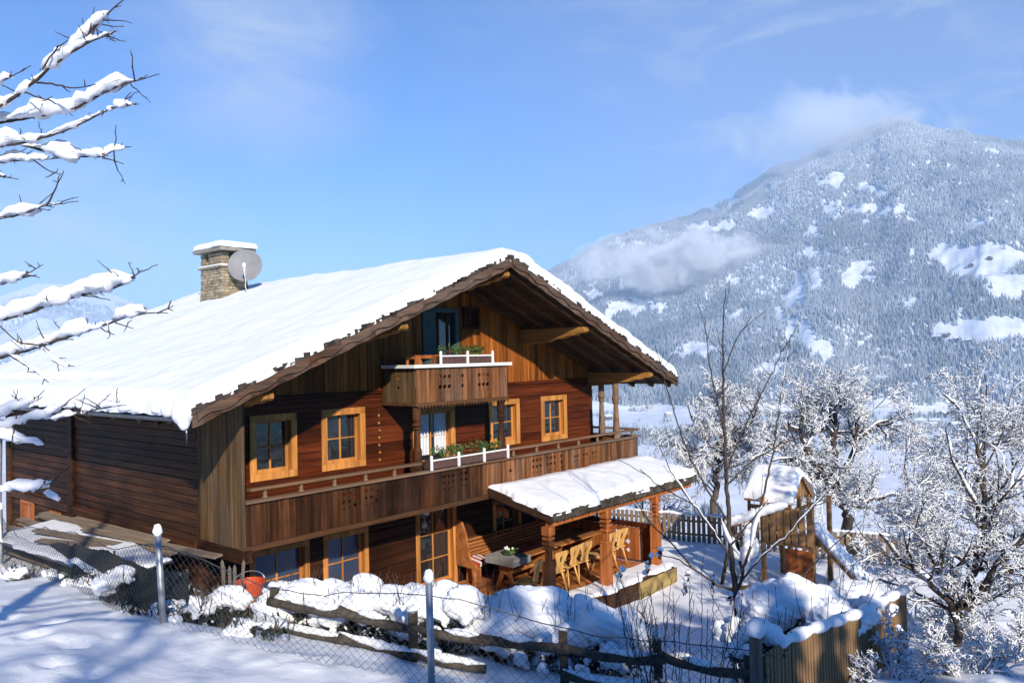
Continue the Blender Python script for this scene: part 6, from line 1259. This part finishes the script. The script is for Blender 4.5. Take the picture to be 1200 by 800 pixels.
for x, y in ((803, 690), (806, 675), (835, 682), (762, 655), (773, 648), (728, 672), (758, 668), (855, 700)):
    p = at(x, y, 9.0) - ds_b; leaves(V, F, p, (0.03, 0.03, 0.09), 26, 0.028, g); b.ball(p + (0.01, -0.01, 0.05), (0.035, 0.035, 0.03), 8, 6); b.ball(p + (-0.02, 0.02, -0.02), (0.025, 0.025, 0.025), 8, 6)
quick_mesh('seed_heads', np.array(V), np.array(F), M_TWIG, ds, smooth=False); o = b.build('snow', M_SNOW, ds, smooth=True); lumps(o, 0.02, 12, 4)

# ------------------------------------------------------------------ houses far off
M_FARW = plain('pale_plaster', (0.40, 0.37, 0.33), 0.9, 0.0, 0.25, 0.3); M_FARD = plain('far_timber', (0.10, 0.065, 0.045), 0.9, 0.0, 0.3, 0.3)
def far_house(p, w_, l, h, rz, mat, label, group):
    t = thing('far_house', label, 'house', tuple(p), rz, group); b = MB(); b.prism([(-w_ / 2, -2), (w_ / 2, -2), (w_ / 2, h), (0, h + w_ * 0.27), (-w_ / 2, h)], (0, l, 0), (0, -l / 2, 0)); b.build('wall', mat, t)
    b = MB()
    for s in (-1, 1): b.prism([(0, h + w_ * 0.27 + 0.1), (s * (w_ / 2 + 1), h - 0.44), (s * (w_ / 2 + 1), h + 0.3), (0, h + w_ * 0.27 + 0.8)], (0, l + 2, 0), (0, -l / 2 - 1, 0))
    b.build('snowy_roof', M_FAR, t); b = MB()
    for k in range(3):
        for zz in (1.0, h - 2.4): b.box((-w_ / 2 + w_ * (0.18 + 0.27 * k), -l / 2 - 0.06, zz), (-w_ / 2 + w_ * (0.30 + 0.27 * k), -l / 2 - 0.01, zz + 1.3)); b.box((-w_ / 2 - 0.06, -l / 2 + l * (0.18 + 0.27 * k), zz), (-w_ / 2 - 0.01, -l / 2 + l * (0.30 + 0.27 * k), zz + 1.3))
    b.build('windows', M_BLACK, t); return t
g = np.random.default_rng(77); spots = [(g.uniform(1035, 1215), g.uniform(484, 524)) for _ in range(46)] + [(g.uniform(930, 1035), g.uniform(488, 512)) for _ in range(8)] + [(783, 489), (762, 479), (712, 492)]
for x, y in spots:
    p = hit(x, y); far_house(p - (0, 0, 0.3), g.uniform(9, 14), g.uniform(11, 18), g.uniform(5, 9), g.uniform(0, 3.1), M_FARW if g.uniform() < 0.6 else M_FARD, 'small snow roofed house in the village on the valley floor', 'houses of the valley village')
for x, y in ((1108, 394), (1122, 399), (1136, 402), (1098, 398), (1160, 304), (1138, 312), (762, 357), (738, 352), (1050, 470), (1043, 462)):
    p = hit(x, y); far_house(p - (0, 0, 0.5), g.uniform(11, 16), g.uniform(14, 22), g.uniform(6, 9), g.uniform(0, 3.1), M_FARD, 'tiny dark farmhouse on a white mountain meadow', 'farmhouses on the mountain meadows')

# ------------------------------------------------------------------ spruces uphill behind the viewer: they shade the garden
def spruce(loc, H, seed, proto=None):
    g = np.random.default_rng(seed); t = thing('spruce_tree', 'tall snowy spruce on the slope uphill behind the garden', 'tree', loc, 0, 'spruces shading the garden'); b = MB(); b.tube([(0, 0, -0.4), (0, 0, H * 0.97)], [0.16, 0.02], 8); b.build('trunk', M_BARK, t, smooth=True); V, F = [], []
    for lay in range(int(H * 3.2)):
        z = H * (0.08 + 0.9 * lay / (H * 3.2)); rad = 1.9 * (1 - z / H) ** 0.85 * H / 8 + 0.12
        for k in range(11):
            a = g.uniform(0, 6.28); d = np.array([math.cos(a), math.sin(a), 0]); sd = np.array([-d[1], d[0], 0]); L = rad * g.uniform(0.75, 1.15); p0 = np.array([0, 0, z]); p1 = p0 + d * L - (0, 0, L * g.uniform(0.25, 0.5)); pm = (p0 + p1) / 2 + (0, 0, 0.06); w_ = 0.10 + L * 0.16; i = len(V)
            V += [p0 - sd * 0.03, p0 + sd * 0.03, pm + sd * w_ - (0, 0, 0.06), p1, pm - sd * w_ - (0, 0, 0.06)]; F.append((i, i + 1, i + 2, i + 3, i + 4))
    F = np.array(F); o = quick_mesh('foliage', np.array(V), F, M_LEAF, t, smooth=False); return t
SPR = [(-16.5, -20, 9.4), (-14.6, -20.5, 9.9), (-13.2, -19.6, 9.0), (-11.8, -20.2, 10.2), (-10.3, -20.6, 10.4), (-8.9, -20.0, 10.8), (-7.5, -20.4, 11.6), (-6.1, -20.1, 11.4), (-4.9, -20.6, 12.2), (-3.9, -19.8, 11.8), (-2.2, -20.3, 9.8), (-0.4, -20.0, 9.2), (1.3, -20.6, 8.6)]
for i, (x, y, top) in enumerate(SPR): z = gz(x, y); spruce((x, y, z), top - z, 600 + i)

z = gz(-10.2, -15.6); tree('apple_tree', 'snowy fruit tree added unseen behind the viewer, its crown shading the left branches', np.array((-10.2, -15.6, z)), 41, 3.0, 0.14, dict(APPLE, levels=4), 0.09, 0.045, leans=((0.35, 0.30, 1),), minr=0.006)  # unseen tree added to cast shade on the branch ends at left
# ------------------------------------------------------------------ cloud caught on the mountain
def cloud(name, label, c, r_, dens, seed, scale):
    ma = bpy.data.materials.new(name + '_vapour'); ma.use_nodes = True; nt = ma.node_tree; nt.nodes.clear(); o_ = N(nt, 'ShaderNodeOutputMaterial'); pv = N(nt, 'ShaderNodeVolumePrincipled'); pv.inputs['Color'].default_value = (0.98, 0.985, 1.0, 1); pv.inputs['Anisotropy'].default_value = -0.35
    tc = N(nt, 'ShaderNodeTexCoord'); ln = nt.nodes.new('ShaderNodeVectorMath'); ln.operation = 'LENGTH'; nt.links.new(tc.outputs['Object'], ln.inputs[0])
    ns = N(nt, 'ShaderNodeTexNoise'); ns.inputs['Scale'].default_value = scale; ns.inputs['Detail'].default_value = 7; ns.inputs['Roughness'].default_value = 0.62; ns.inputs['Distortion'].default_value = 0.6
    mp = N(nt, 'ShaderNodeMapping'); nt.links.new(tc.outputs['Object'], mp.inputs[0]); mp.inputs['Location'].default_value = (seed, seed * 0.7, 0); mp.inputs['Scale'].default_value = (1, 1, r_[2] / r_[0] * 1.3); nt.links.new(mp.outputs[0], ns.inputs['Vector'])
    f = mathn(nt, 'SUBTRACT', mathn(nt, 'ADD', mathn(nt, 'MULTIPLY', ns.outputs[0], 3.2), -0.85), ln.outputs['Value'])
    nt.links.new(mathn(nt, 'MULTIPLY', ramp(nt, f, [(0.0, 0.0), (0.32, 1.0)]), dens), pv.inputs['Density']); nt.links.new(pv.outputs[0], o_.inputs['Volume'])
    b = MB(); b.ball((0, 0, 0), 1.0, 24, 14); o = b.build(name, ma, smooth=True); o.location = c; o.scale = r_; o.rotation_euler = (0, 0, R(-49)); return tag(o, label, 'cloud', kind='stuff')
cloud('cloud', 'white cloud bank clinging to the left flank of the mountain', at(790, 306, 3150), (430, 200, 150), 0.020, 3.0, 2.6)
cloud('mist', 'thin mist veiling the left shoulder of the summit', at(985, 150, 4450), (720, 300, 300), 0.0040, 8.0, 1.6)
